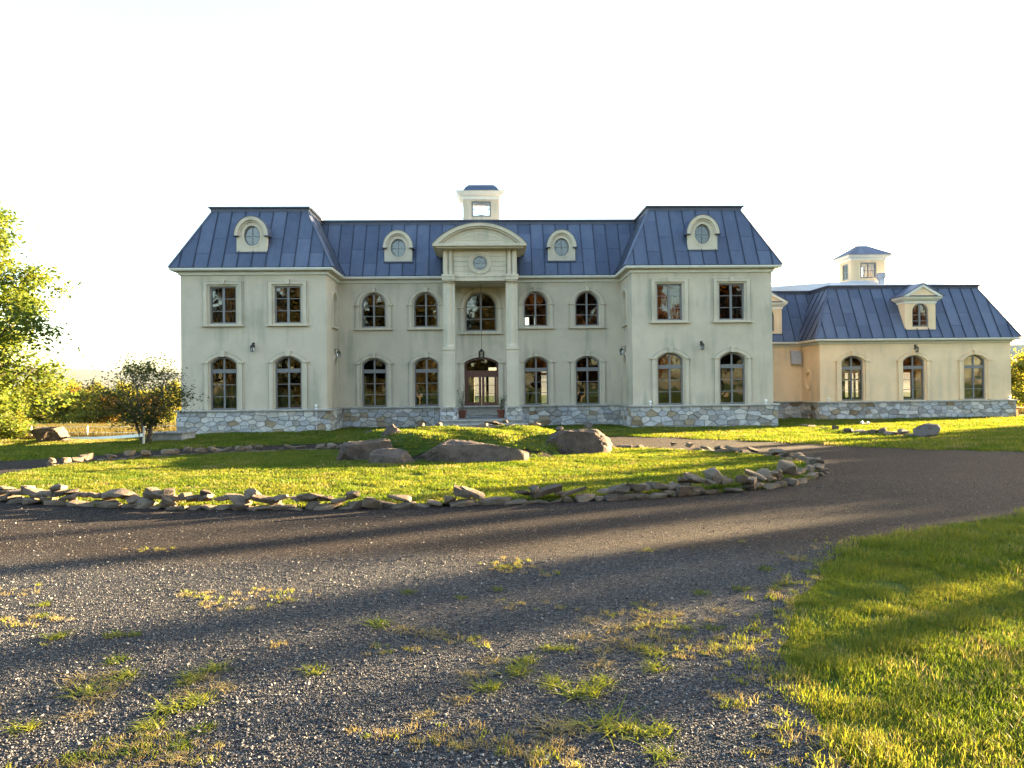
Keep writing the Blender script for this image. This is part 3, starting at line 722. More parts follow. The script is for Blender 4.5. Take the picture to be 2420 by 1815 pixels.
# segmental pediment
def seg(hw, zb, top, n_=28):
    rise = top-zb; rad = (hw*hw+rise*rise)/(2*rise); cz = top-rad; a0 = math.asin(hw/rad)
    return [(rad*math.sin(a0-2*a0*i/n_), cz+rad*math.cos(a0-2*a0*i/n_)) for i in range(n_+1)]
ped = MB().prism(seg(1.86, 8.02, 8.80), PY-.22, 3.3).put('pediment', 'stucco_trim', house)
MB().prism(seg(2.03, 8.035, 8.93)+list(reversed(seg(1.78, 8.035, 8.79))), PY-.42, PY-.10).put('arch_cornice', 'stucco_trim', ped)
MB().prism(seg(1.80, 8.037, 8.795)+list(reversed(seg(1.66, 8.037, 8.72))), PY-.33, PY-.20).put('arch_moulding', 'stucco_trim', ped)
MB().prism(seg(2.06, 8.03, 8.965)+list(reversed(seg(2.03, 8.03, 8.932))), PY-.45, 3.4).put('metal_cover', 'roof_metal', ped)
MB().box(-2.03, 2.03, PY-.42, 2.4, 7.93, 8.034).put('pediment_base', 'stucco_trim', ped)
MB().box(-1.90, 1.90, PY-.30, 2.38, 7.86, 7.93).put('pediment_soffit', 'stucco_trim', ped)
def relief(poly, holes=(), d=.022): MB().prism(poly, PY-.22-d, PY-.22, holes).put('relief', 'stucco_trim', ped)
relief(oval(0, 8.36, .19, .19), [oval(0, 8.36, .13, .13)], .035); relief(oval(0, 8.36, .085, .095), (), .02)
relief(seg(1.28, 8.11, 8.63)+list(reversed(seg(1.24, 8.11, 8.605))))
for s in (-1, 1):
    relief([(s*.30, 8.20), (s*.95, 8.20), (s*.95, 8.225), (s*.30, 8.225)]); relief([(s*.30, 8.46), (s*.33, 8.46), (s*.33, 8.24), (s*.30, 8.24)]); relief([(s*.33, 8.46), (s*.33, 8.435), (s*.86, 8.27), (s*.90, 8.28)])

# entrance door: leaves with glazed panels, arched transom light
door = MB().prism(arch(.785, .612, 2.98, .25), 0, .10, [arch(.71, .64, 2.50, 0), arch(.70, 2.62, 2.96, .19)]).put('door', 'door_wood', house, (0, RY+.08, 0))
def dput(mb, n_, m_): return mb.put(n_, m_, door, (0, RY+.08, 0))
for s in (-1, 1):
    a, b = sorted((s*.008, s*.705)); g0, g1 = sorted((s*.13, s*.60))
    dput(MB().prism(rect(a, b, .645, 2.495), .03, .08, [rect(g0, g1, 1.14, 2.33)]), 'door_leaf', 'door_wood')
    dput(MB().box(g0, g1, .05, .056, 1.14, 2.33), 'pane', 'glass')
    dput(MB().prism(rect(g0-.03, g1+.03, .74, 1.02), .012, .03, [rect(g0+.02, g1-.02, .79, .97)]), 'door_panel', 'door_wood')
    for z in (1.54, 1.93): dput(MB().box(g0, g1, .042, .062, z-.01, z+.01), 'muntin', 'door_wood')
    dput(MB().tube([(s*.06, -.03, 1.42), (s*.06, -.045, 1.52), (s*.06, -.03, 1.62)], .012), 'handle', 'iron')
dput(MB().prism(arch(.70, 2.62, 2.96, .19), .05, .056), 'pane', 'glass')
dput(MB().box(-.80, .80, -.30, .09, .56, .612), 'threshold', 'ledge_stone')

# steps
steps = MB().box(-1.08, 1.08, -.05, RY-.22, -.2, .452).put('entrance_steps', 'step_stone', house)
MB().box(-1.06, 1.06, PY-.30, PY-.051, -.2, .45).put('step', 'step_stone', steps)
for x0, x1, y0, y1, z in ((-1.74, 1.74, -.30, -.06, .448), (-2.06, 2.06, -.72, -.301, .29), (-2.38, 2.38, -1.12, -.721, .14)):
    MB().box(x0, x1, y0, y1+.02, -.2, z-.045).put('riser', 'step_stone', steps); MB().box(x0-.02, x1+.02, y0-.03, y1+.03, z-.043, z).put('tread', 'ledge_stone', steps)
MB().box(-1.74, -1.079, -.061, PY-.07, -.2, .44).put('step_cheek', 'step_stone', steps); MB().box(1.079, 1.74, -.061, PY-.07, -.2, .44).put('step_cheek', 'step_stone', steps)

# cupola
CY = 5.0
cup = MB().prism(rect(-.845, .955, 9.6, 11.26), CY, CY+.12, [rect(-.43, .54, 10.36, 11.14)]).put('cupola', 'stucco', house)
MB().prism(rect(-.845, .955, 9.6, 11.26), CY+1.18, CY+1.3, [rect(-.5, .61, 10.4, 11.2)]).put('cupola_wall', 'white_trim', cup)
for a in (-.845, .835): MB().box(a, a+.12, CY+.121, CY+1.179, 9.6, 11.26).put('cupola_wall', 'stucco', cup)
CP = [(-.845, CY+1.3), (-.845, CY), (.955, CY), (.955, CY+1.3)]
sweep(MB(), CP, [(0, 11.22), (.05, 11.22), (.07, 11.36), (.20, 11.42), (.30, 11.56), (.32, 11.60), (0, 11.60)], True).put('cupola_cornice', 'white_trim', cup)
mb = MB(); prev = None
prof = [(.34, 11.60), (.12, 11.63), (.02, 11.68), (-.06, 11.78), (-.13, 11.90), (-.20, 11.96), (-.24, 11.97), (-.24, 12.02), (-.5, 12.03)]
rings = [[(x, y, z) for x, y in offs(CP, o, True)] for o, z in prof]
for q in rings: mb.v += q
for i in range(len(rings)-1): mb.f += [(i*4+j, i*4+(j+1) % 4, (i+1)*4+(j+1) % 4, (i+1)*4+j) for j in range(4)]
mb.f.append(tuple((len(rings)-1)*4+j for j in range(4))); mb.put('cupola_roof', 'roof_metal', cup)
for yy in (CY+.03,):
    f_ = MB().prism(rect(-.43, .54, 10.36, 11.14), yy, yy+.06, [rect(-.35, .46, 10.44, 11.06)]).put('window_frame', 'frame_paint', cup)
    MB().box(-.35, .46, yy+.03, yy+.036, 10.44, 11.06).put('pane', 'clear_glass', cup)
MB().prism(oval(.055, 10.75, .39, .30, 32), CY+.04, CY+.075, [oval(.055, 10.75, .36, .27, 32)]).put('oval_muntin', 'frame_paint', cup)
MB().box(.043, .067, CY+.045, CY+.07, 10.44, 11.06).put('muntin', 'frame_paint', cup); MB().box(-.35, .46, CY+.048, CY+.068, 10.738, 10.762).put('muntin', 'frame_paint', cup)
sweep(MB(), CP, [(0, 9.79), (.15, 9.79), (.15, 9.92), (.02, 10.0), (0, 10.0)], True).put('cupola_flashing', 'roof_dark', cup)
MB().tube([(-6.98, -.235, .90), (-6.98, -.235, -.02)], .02, 8).put('downspout', 'galvanised', house)

# ================================================================== ANNEX
AX0, AX1, AY, LY, ABY = 17.12, 27.03, 5.03, 7.13, 13.2
annex = empty('garage_annex', (22, AY, 0), 'single-storey cream annex with metal mansard roof joined to the right of the house', 'annex')
APATH = [(XO+.001, LY), (AX0, LY), (AX0, AY), (AX1, AY), (AX1, ABY), (XO+.001, ABY)]
AW = (18.80, 21.98, 25.15)
wallf(rect(AX0, AX1, -.1, 4.1), [shift(arch(.56, .955, 2.95, .276), x) for x in AW], AY, 'annex_stucco', annex)
MB().box(XO+.002, AX0+.2, LY, LY+.2, -.1, 4.1).put('wall', 'annex_stucco', annex)
m_ = MB().prism(rect(AY+.2, LY, -.1, 4.1), 0, .2, [oval(6.35, 2.02, .30, .42)]); m_.v = [(AX0+y_, x_, z_) for x_, y_, z_ in m_.v]; m_.put('wall', 'annex_stucco', annex)
m_ = MB().prism(oval(6.35, 2.02, .30, .42), .1, .14); m_.v = [(AX0+y_, x_, z_) for x_, y_, z_ in m_.v]; q = m_.put('oval_niche', 'annex_stucco', annex)
m_ = MB().prism(oval(6.35, 2.02, .42, .56), -.045, .0, [oval(6.35, 2.02, .31, .43)]); m_.v = [(AX0+y_, x_, z_) for x_, y_, z_ in m_.v]; m_.put('niche_surround', 'annex_stucco', q)
MB().box(AX1-.2, AX1, AY+.2, ABY, -.1, 4.1).put('wall', 'annex_stucco', annex)
ah = [rect(22.38, 22.66, 1.0, 2.05), rect(22.74, 23.0, 1.0, 2.05), rect(23.05, 23.3, 1.0, 2.05), rect(22.38, 22.66, 2.15, 2.5), rect(22.74, 23.0, 2.15, 2.5), rect(23.05, 23.3, 2.15, 2.5), rect(19.8, 20.6, 1.0, 2.5), rect(25.7, 26.6, 1.0, 2.5)]
wallf(rect(XO+.01, AX1-.21, -.1, 4.1), ah, ABY-.2, 'interior', annex)
MB().box(AX0+.21, AX1-.21, AY+.21, ABY-.21, .5, .62).put('floor', 'interior', annex); MB().box(XO+.05, AX1-.21, AY+2.4, ABY-.21, 3.95, 4.05).put('ceiling', 'interior', annex); MB().box(AX0+.25, AX1-.21, AY+.21, AY+2.39, 3.95, 4.05).put('ceiling', 'interior', annex)
for x in AW:
    window(annex, 'annex_low', x, AY+.11)
    surround(annex, x, AY, 'annex_low', .655, .885, .955, 2.97, .275, .46, None, (3.24, 3.48), material='annex_stucco')
abase = sweep(MB(), APATH[:5], [(0, -.5), (.125, -.5), (.125, .86), (0, .86)]).put('stone_base', 'mortar', annex)
sweep(MB(), APATH[:5], [(-.01, .86), (.225, .86), (.23, .90), (.19, .925), (-.01, .93)]).put('base_ledge', 'ledge_stone', abase)
stone_run(abase, (AX0-D, AY-D), (AX1+D, AY-D), -.14, .855, 51); stone_run(abase, (AX0-D, LY-D), (AX0-D, AY-D), -.14, .855, 52); stone_run(abase, (XO+.15, LY-D), (AX0-D, LY-D), -.14, .855, 53)
jn = MB(); stone_run(abase, (AX1+D, AY-D), (AX1+D, ABY), -.14, .855, 54, jn); tag(jn.put('side_stone', 'stone_veneer', abase), kind='stuff')
aroof = mansard(annex, APATH, .36, 4.1, 1.36, 6.77, 6.95, closed=False)
# low-pitched upper roof, seen edge-on above the cap
q = offs(APATH, -.95, False); MB().add([(XO+.001, LY+1.0, 6.9), (AX0+.95, LY+1.0, 6.9), (AX0+.95, AY+.95, 6.9), (AX1-.95, AY+.95, 6.9), (AX1-.95, ABY-1, 6.9), (XO+.001, ABY-1, 6.9), (19.5, AY+3.3, 7.46), (23.5, AY+3.3, 7.46), (XO+.001, 10, 7.25)],
    [(2, 3, 7, 6), (3, 4, 7), (4, 5, 8, 6, 7), (1, 2, 6), (0, 1, 6, 8)]).put('upper_roof', 'low_roof', aroof)
cornice(annex, APATH, .36, 4.1, 3.84, False)
# dormers with pediments
def ped_dormer(x0, x1, y, zb):
    xc = (x0+x1)/2; hw = (x1-x0)/2
    d = MB().prism(rect(-hw, hw, zb, 5.97), 0, .12, [arch(.42, 4.675, 5.45, .42)]).put('dormer', 'annex_stucco', annex, (xc, y, 0)); L = (xc, y, 0)
    for s in (-1, 1): MB().box(min(s*hw, s*(hw-.1)), max(s*hw, s*(hw-.1)), .12, 1.3, zb, 5.97).put('dormer_cheek', 'annex_stucco', d, L)
    DP = [(-hw, 1.2), (-hw, 0), (hw, 0), (hw, 1.2)]
    sweep(MB(), DP, [(0, 5.86), (.04, 5.86), (.05, 5.96), (.14, 6.02), (.22, 6.10), (.24, 6.19), (0, 6.19)]).put('dormer_cornice', 'white_trim', d, L)
    e = hw+.24
    MB().prism([(-e, 6.19), (e, 6.19), (0, 6.80)], -.24, 1.6).put('dormer_gable', 'annex_stucco', d, L)
    for s in (-1, 1):
        MB().prism([(s*e, 6.19), (s*(e-.26), 6.19), (0, 6.665), (0, 6.80)], -.31, -.241).put('raking_trim', 'white_trim', d, L)
        MB().prism([(s*(e+.05), 6.188), (s*(e+.05), 6.215), (0, 6.865), (0, 6.805)], -.35, 1.7).put('dormer_roof', 'roof_metal', d, L)
    MB().box(-e, e, -.30, -.242, 6.192, 6.235).put('pediment_sill', 'roof_dark', d, L)
    MB().prism(arch(.47, 4.64, 5.45, .47), -.02, 0, [arch(.425, 4.672, 5.45, .425)]).put('window_surround', 'annex_stucco', d, L)
    fr_, panes, mulls, bars = WIN['annex_dormer']
    put('window_frame', fr_, d, (xc, y+.05, 0))
    for q in panes: put('pane', q, d, (xc, y+.05, 0))
    for q in mulls+bars: put('muntin', q, d, (xc, y+.05, 0))
    MB().box(-hw-.03, hw+.03, -.05, .05, zb-.05, zb).put('foot_flashing', 'roof_dark', d, L)
    MB().box(-hw+.11, hw-.11, .5, .52, zb, 5.9).put('dark_backing', 'interior', d, L)  # dark panel in place of a shaded dormer interior
ped_dormer(AX0+4.34, AX0+5.93, AY-.15, 4.50)
ped_dormer(14.33, 16.0, LY-.15, 4.50)
# annex cupola
CX0, CX1, CY2, CD = 20.33, 22.24, AY+3.0, 1.32
c2 = MB().prism(rect(CX0, CX1, 6.9, 8.66), CY2, CY2+.1, [rect(20.85, 21.75, 7.62, 8.5)]).put('cupola', 'annex_stucco', annex)
MB().prism(rect(CX0, CX1, 6.9, 8.66), CY2+CD-.1, CY2+CD, [rect(20.85, 21.75, 7.62, 8.5)]).put('cupola_wall', 'annex_stucco', c2)
for xx in (CX0, CX1-.1):
    m_ = MB().prism(rect(CY2+.101, CY2+CD-.101, 6.9, 8.66), 0, .1, [rect(CY2+.66-.33, CY2+.66+.33, 7.62, 8.5)]); m_.v = [(xx+y_, x_, z_) for x_, y_, z_ in m_.v]; m_.put('cupola_wall', 'annex_stucco', c2)
for yy in (CY2+.02, CY2+CD-.09):
    fr_, panes, mulls, bars = WIN['annex_cupola']; put('window_frame', fr_, c2, (21.30, yy, 0))
    for q in panes: put('pane', q, c2, (21.30, yy, 0))
    for q in mulls+bars: put('muntin', q, c2, (21.30, yy, 0))
for xx in (CX0+.02, CX1-.09):
    fr_, panes, mulls, bars = WIN['annex_side']
    for nm, qs in (('window_frame', [fr_]), ('pane', panes), ('muntin', mulls+bars)):
        for q in qs: o = put(nm, q, c2, (xx+.07, CY2+.66, 0)); o.rotation_euler.z = math.pi/2
CP = [(CX0, CY2+CD), (CX0, CY2), (CX1, CY2), (CX1, CY2+CD)]
sweep(MB(), CP, [(0, 8.62), (.04, 8.62), (.06, 8.72), (.17, 8.76), (.24, 8.86), (.25, 8.90), (0, 8.90)], True).put('cupola_cornice', 'white_trim', c2)
E4 = offs(CP, .29, True); yc = CY2+CD/2; ra, rb = (21.05, yc), (21.52, yc); apex = 9.53
rf = MB().add([(*E4[0], 8.895), (*E4[1], 8.895), (*E4[2], 8.895), (*E4[3], 8.895), (*ra, apex), (*rb, apex)], [(0, 1, 4), (1, 2, 5, 4), (2, 3, 5), (3, 0, 4, 5)]).put('cupola_roof', 'roof_dark', c2)
def cpanel(e0, e1, t0, t1, nn):
    e0, e1, t0, t1 = map(Vector, (e0, e1, t0, t1)); mb = MB(); nr = (e1-e0).cross(t0-e0).normalized(); nr = nr if nr.z > 0 else -nr
    sp = (e1-e0).length/nn
    for i in range(nn):
        a, b = e0.lerp(e1, (i+.02)/nn), e0.lerp(e1, (i+.98)/nn); f0 = t0.lerp(t1, (i+.02)/nn); f1 = t0.lerp(t1, (i+.98)/nn)
        put('roof_panel', mk('roof_panel', [a+nr*.012, b+nr*.012, f1+nr*.012, f0+nr*.012, a, b, f1, f0], [(0, 1, 2, 3), (0, 4, 5, 1), (1, 5, 6, 2), (3, 2, 6, 7), (0, 3, 7, 4)], 'roof_metal'), c2, (0, 0, 0))
cpanel((*E4[1], 8.895), (*E4[2], 8.895), (*ra, apex), (*rb, apex), 5); cpanel((*E4[0], 8.895), (*E4[1], 8.895), (ra[0], ra[1]+.02, apex), (*ra, apex), 3)
for a, b in ((E4[1], ra), (E4[2], rb), (E4[0], ra), (E4[3], rb)): MB().bar((*a, 8.905), (*b, apex+.01), .07, .03).put('hip_flashing', 'roof_metal', c2)
sweep(MB(), CP, [(0, 7.2), (.14, 7.2), (.14, 7.44), (.02, 7.5), (0, 7.5)], True).put('cupola_flashing', 'low_roof', c2)
for x, y, zb, zt in ((21.72, AY+2.4, 7.15, 7.80), (16.05, LY+2.0, 6.95, 7.62)):
    v_ = MB().lathe([(.17, zb), (.17, zt-.33)], x, y, 16).put('roof_vent', 'galvanised', annex)
    for i in range(3): MB().lathe([(.20, zt-.33+i*.10), (.275, zt-.32+i*.10), (.275, zt-.26+i*.10), (.20, zt-.24+i*.10)], x, y, 16).put('vent_ring', 'galvanised', v_)
    MB().lathe([(.27, zt-.03), (.20, zt+.01), (.05, zt+.03)], x, y, 16).put('vent_cap', 'galvanised', v_)
b_ = MB().prism([(0, 2.88), (-.30, 2.90), (-.30, 3.40), (-.12, 3.62), (0, 3.62)], 0, .50); b_.v = [(16.48+y_, LY+x_, z_) for x_, y_, z_ in b_.v]; b_.put('exhaust_hood', 'galvanised', annex)

# ================================================================== ROCKS
def hull_mesh(name, seed, sx, sy, sz, npts, material):
    rg = random.Random(seed); bm = bmesh.new()
    for _ in range(npts):
        a, b, c = rg.uniform(-1, 1), rg.uniform(-1, 1), rg.uniform(-1, 1); mxx = max(abs(a), abs(b), abs(c)); k_ = rg.uniform(.72, 1)/mxx
        if rg.random() < .5: a, b, c = a*k_, b*k_, c*k_
        bm.verts.new((a*sx/2, b*sy/2, c*sz/2+sz/2))
    r_ = bmesh.ops.convex_hull(bm, input=bm.verts); bmesh.ops.delete(bm, geom=[v for v in bm.verts if not v.link_faces], context='VERTS')
    bmesh.ops.bevel(bm, geom=bm.edges[:], offset=.012, segments=1, affect='EDGES', clamp_overlap=True) if npts < 0 else None
    zm = min(v.co.z for v in bm.verts)
    for v in bm.verts: v.co.z -= zm
    me = bpy.data.meshes.new(name); bm.to_mesh(me); bm.free(); me.materials.append(MATS[material]); return me
SLABS = [hull_mesh('stone', 100+i, .44+.03*(i % 4), .30, .10+.025*(i % 3), 26, 'ring_stone') for i in range(12)]
LUMPS = [hull_mesh('stone', 200+i, .32, .27, .19, 22, 'ring_stone') for i in range(8)]
def boulder(name, loc, size, rz, seed, label, material='boulder', chops=9, cat='boulder', sink=.12, rough=.09, tilt=(0, 0), top=None):
    rg = random.Random(seed); bm = bmesh.new(); bmesh.ops.create_icosphere(bm, subdivisions=5, radius=1)
    planes = []
    for _ in range(chops):
        d = Vector((rg.gauss(0, 1), rg.gauss(0, 1), rg.gauss(0, .8)+.2)).normalized(); planes.append((d, rg.uniform(.56, .80)))
    planes.append((Vector((rg.uniform(-.15, .15), rg.uniform(-.2, .1), 1)).normalized(), rg.uniform(.62, .8)))
    for v in bm.verts:
        p = v.co.copy()
        for d, k_ in planes:
            e = p.dot(d)-k_
            if e > 0: p -= d*e
        nz_ = noise.fractal(v.co*1.6+Vector((seed*3.1, 0, 0)), 1.0, 2.1, 4)*rough*.7+noise.fractal(v.co*6+Vector((seed, 5, 0)), 1.0, 2.1, 4)*rough*.4
        cr_ = abs(noise.noise(Vector((v.co.x*1.3+v.co.z*2.2+seed, v.co.y*1.3, v.co.z*3.0-v.co.x*.6)))); nz_ -= .035*max(0, 1-cr_/.06)   # splits in the rock
        v.co = p*(1+nz_)
    M = Matrix.Rotation(rz, 3, 'Z')@Matrix.Rotation(tilt[0], 3, 'X')@Matrix.Rotation(tilt[1], 3, 'Y')@Matrix.Diagonal((size[0]/1.7, size[1]/1.7, size[2]/1.62))
    for v in bm.verts: v.co = M@v.co
    zmin = min(v.co.z for v in bm.verts); zmax = max(v.co.z for v in bm.verts)
    for v in bm.verts: v.co.z -= (zmin+(zmax-zmin)*sink) if top is None else zmax-(top-gz(loc[0], loc[1]))
    me = bpy.data.meshes.new(name); bm.to_mesh(me); bm.free(); me.materials.append(MATS[material]); me.shade_smooth(); me.set_sharp_from_angle(angle=R_(24))
    o = put(name, me, None, (loc[0], loc[1], gz(loc[0], loc[1])+(loc[2] if len(loc) > 2 else 0))); tag(o, label, cat); return o
boulder('boulder', (-2.68, -13.2), (1.3, 1.0, .95), .3, 3, 'big dark boulder at the left end of the grassy mound', top=.56)
boulder('boulder', (-2.3, -12.0), (.66, .5, 1.2), .5, 8, 'upright pointed boulder with a sunlit edge on the left of the mound', tilt=(0, .5), top=.86)
boulder('boulder', (-1.98, -14.1), (1.35, .8, .75), .1, 5, 'low flat-topped boulder in front of the left end of the mound', tilt=(.1, .05), top=.38)
boulder('boulder', (-.2, -13.75), (2.45, 1.0, .95), -.05, 14, 'longest boulder, brown with a pale cracked right face, front centre of mound', top=.53)
boulder('boulder', (1.42, -12.6), (.95, .55, .60), -.2, 17, 'small pale slanting boulder half buried in the mound slope', 'boulder_pink', tilt=(0, .3), top=.37)
boulder('boulder', (2.45, -11.9), (1.95, 1.25, 1.15), .1, 21, 'large rounded boulder at the right end of the grassy mound', chops=6, top=.66)
boulder('boulder', (.35, -10.3), (1.5, .8, .5), .2, 23, 'flat boulder lying on the very top of the mound', top=.70)
boulder('cobble', (2.20, -11.9, 0), (.16, .13, .12), 0, 31, 'small pale stone resting on the large rounded boulder', 'boulder_pink', cat='stone', top=.735)
boulder('cobble', (.92, -10.35), (.34, .24, .22), 0, 33, 'sunlit pale stone beside the flat boulder on the mound top', 'boulder_pink', cat='stone', top=.74)
bp_ = on_ground(108, 1047)
boulder('boulder', (bp_.x, bp_.y+.4), (82/1720*(bp_.y+31.7), 1.1, 44/1720*(bp_.y+31.7)), .2, 37, 'dark boulder on the far left lawn beside the white barrier tape', sink=.22)
boulder('boulder', (on_ground(2200, 1036).x, on_ground(2200, 1036).y+.2), (.78, .55, .48), .1, 41, 'pinkish rounded boulder ending the stone row on the right lawn', 'boulder_pink', chops=4, sink=.1)
boulder('cobble', (4.55, -.55), (.42, .32, .30), 0, 43, 'single loose grey stone on the grass beside the right wing corner', 'boulder_pink', cat='stone', sink=.1)

ring = empty('stone_border', (RC[0], RC[1], 0), 'low dry-laid border of rough flat stones ringing the oval island lawn', 'stone border')
rg = random.Random(77)
def ring_stone(a, k_, z, big=1., lump=None, tilt=.12):
    x, y = ring_pt(a, k_); x2, y2 = ring_pt(a+.01, k_); yaw_ = math.atan2(y2-y, x2-x)
    lump = rg.random() < .28 if lump is None else lump
    o = put('stone', rg.choice(LUMPS if lump else SLABS), ring, (x, y, gz(x, y)+.01+z)); s_ = big*rg.uniform(.75, 1.2)
    o.scale = (s_*rg.uniform(.8, 1.2), s_, s_*rg.uniform(.75, 1.15)); o.rotation_euler = (rg.gauss(0, tilt), rg.gauss(0, tilt), yaw_+rg.gauss(0, .3)+math.pi*rg.randint(0, 1))
a = 0.; per = 2*math.pi; cnt = 0
while a < per:
    x, y = ring_pt(a); spd = math.hypot(*(np.array(ring_pt(a+.01))-np.array(ring_pt(a))))/.01
    deg = math.degrees(a) % 360; stepm = rg.uniform(.19, .28) if deg > 190 else rg.uniform(.25, .35) if deg > 95 else rg.uniform(.34, .48)
    if 168 < deg < 190: a += stepm/spd; continue      # gap in the ring at its left tip
    ring_stone(a, 1.0+rg.uniform(-.012, .006), -.02, rg.uniform(.7, 1.0) if deg > 190 else rg.uniform(.7, 1.0))
    front_left = 190 < deg < 262; front_right = 292 < deg < 345; back_left = 100 < deg < 168
    pr_ = .95 if front_left else .85 if front_right else .7 if back_left else .6 if deg > 190 else .3
    if rg.random() < pr_ and len(ring.children) < 296: ring_stone(a+.16/spd, .985+rg.uniform(-.012, .008), .085+rg.uniform(0, .035), rg.uniform(.65, .95), tilt=.16)
    if front_right and 300 < deg < 330 and rg.random() < .45 and len(ring.children) < 296: ring_stone(a+.1/spd, .98, .17, rg.uniform(.8, 1.1), lump=rg.random() < .5, tilt=.35)
    if front_left and rg.random() < .3 and len(ring.children) < 296: ring_stone(a+.1/spd, .978, .155, .75, tilt=.2)
    a += stepm/spd
row = empty('stone_row', (14.3, -4, 0), 'short straggling row of dark stones lying on the sunlit right lawn', 'stone row')
RP = [(1905, 1009), (1925, 1012), (1968, 1018), (2005, 1024), (2055, 1026), (2095, 1028), (2135, 1031), (2165, 1034)]
for i in range(19):
    f_ = i/18*7; j = min(6, int(f_)); q0, q1 = RP[j], RP[j+1]; p_ = on_ground(q0[0]+(q1[0]-q0[0])*(f_-j), q0[1]+(q1[1]-q0[1])*(f_-j)); x, y = p_.x+rg.uniform(-.1, .1), p_.y+rg.uniform(-.1, .1)
    o = put('stone', rg.choice(SLABS+LUMPS), row, (x, y, gz(x, y)-.02)); s_ = rg.uniform(.8, 1.25); o.scale = (s_, s_, s_*1.1); o.rotation_euler = (rg.gauss(0, .15), rg.gauss(0, .15), rg.uniform(0, 6.28))

# ================================================================== SMALL THINGS ON THE HOUSE
def lantern_parts(mb_only=False):
    f = MB(); f.box(-.05, .05, -.02, 0, -.02, .22)                                        # back plate
    arm = MB().tube([(0, -.01, .16), (0, -.09, .21), (0, -.17, .20), (0, -.18, .14)], .011, 6)
    cap = MB().lathe([(.095, .05), (.085, .075), (.03, .125), (.012, .145)], 0, -.18, 6)
    cage = MB()
    for i in range(6):
        a_ = 2*math.pi*i/6; cage.bar((.085*math.cos(a_), -.18+.085*math.sin(a_), .05), (.065*math.cos(a_), -.18+.065*math.sin(a_), -.15), .012)
    cage.lathe([(.07, -.175), (.072, -.15)], 0, -.18, 6)
    gls = MB().lathe([(.058, -.15), (.076, .05)], 0, -.18, 6)
    return [('back_plate', f, 'iron'), ('arm', arm, 'iron'), ('lamp_cap', cap, 'iron'), ('cage', cage, 'iron'), ('lamp_glass', gls, 'glass')]
LP_ = [(n_, m_.me(n_, mm), mm) for n_, m_, mm in lantern_parts()]
def lantern(loc, rz, label):
    e = empty('wall_lantern', loc, label, 'lantern', 'wall lanterns on the house'); e.rotation_euler.z = rz
    for n_, me_, _m in LP_: o = put(n_, me_, e, loc)
    return e
lantern((-9.66, -.001, 3.62), 0, 'black iron wall lantern between the ground windows of the left wing')
lantern((9.57, -.001, 3.52), 0, 'black iron wall lantern between the ground windows of the right wing')
lantern((-XI+.001, 1.62, 3.42), math.pi/2, 'black iron wall lantern on the inner side of the left wing')
lantern((XI-.001, 1.62, 3.42), -math.pi/2, 'black iron wall lantern on the inner side of the right wing')
lantern((22.05, AY-.001, 3.56), 0, 'black iron wall lantern above the middle window of the annex')
pl = empty('hanging_lantern', (0.02, 1.45, 3.10), 'black iron lantern hanging on a long rod in front of the door', 'lantern')
MB().tube([(0.02, 1.45, 6.485), (0.02, 1.45, 3.56)], .011, 6).put('hanging_rod', 'iron', pl)
MB().lathe([(.145, 3.42), (.13, 3.45), (.05, 3.53), (.02, 3.57)], .02, 1.45, 6).put('lamp_cap', 'iron', pl)
cg = MB()
for i in range(6):
    a_ = 2*math.pi*i/6; cg.bar((.02+.125*math.cos(a_), 1.45+.125*math.sin(a_), 3.42), (.02+.115*math.cos(a_), 1.45+.115*math.sin(a_), 3.16), .016)
cg.lathe([(.13, 3.12), (.13, 3.165)], .02, 1.45, 6).put('cage', 'iron', pl)
MB().lathe([(.108, 3.165), (.118, 3.42)], .02, 1.45, 6).put('lamp_glass', 'glass', pl)
def bulb(loc, label):
    e = empty('flood_lamp', loc, label, 'lamp', 'small white flood lamps along the base ledge')
    MB().lathe([(.02, 0), (.03, .02), (.02, .03), (.02, .06), (.055, .10), (.065, .14), (.05, .17), (.015, .18)], 0, 0, 12).put('bulb', 'white_plastic', e, loc, True)
    MB().box(-.05, .05, -.05, .05, -.005, .012).put('foot', 'white_plastic', e, loc)
bulb((-7.02, -.10, .995), 'small white flood lamp on the ledge at the right end of the left wing')
bulb((7.30, -.10, .995), 'small white flood lamp on the ledge at the left end of the right wing')
bulb((12.35, -.10, .995), 'small white flood lamp on the ledge at the right end of the right wing')
bulb((26.85, AY-.10, .94), 'small white flood lamp on the ledge at the right end of the annex')
bulb((17.5, AY-.10, .94), 'small white flood lamp on the ledge at the left end of the annex')
e = empty('lawn_spotlight', (16.6, -.31, gz(16.6, -.31)), 'small white spotlight standing in the lawn before the annex', 'lamp'); L = WL[e]
MB().tube([(0, 0, -.03), (0, 0, .12)], .015, 8).put('stake', 'white_plastic', e, L)
for s in (-1, 1): MB().lathe([(.03, .10), (.06, .16), (.065, .22), (.02, .23)], s*.08, 0, 12).xf(Matrix.Rotation(.4*s, 4, 'Y')).put('lamp_head', 'white_plastic', e, L)
e = empty('satellite_dish', (1.45, 5.4, 9.84), 'small satellite dish on the roof to the right of the cupola', 'satellite dish'); L = WL[e]
MB().tube([(0, 0, 0), (0, 0, .45), (-.06, 0, .60)], .02, 8).put('mast', 'galvanised', e, L)
d_ = MB().lathe([(.0, .0), (.12, .012), (.20, .035), (.245, .055), (.245, .062), (.20, .043), (.12, .02), (.001, .008)], 0, 0, 20)
d_.xf(Matrix.Translation((.02, 0, .72))@Matrix.Rotation(R_(-62), 4, 'Y')@Matrix.Rotation(R_(15), 4, 'X')); d_.put('dish', 'dish_grey', e, L, True)
MB().tube([(.0, 0, .56), (-.22, 0, .62)], .012, 6).put('feed_arm', 'galvanised', e, L); MB().box(-.26, -.20, -.03, .03, .59, .66).put('feed_head', 'galvanised', e, L)
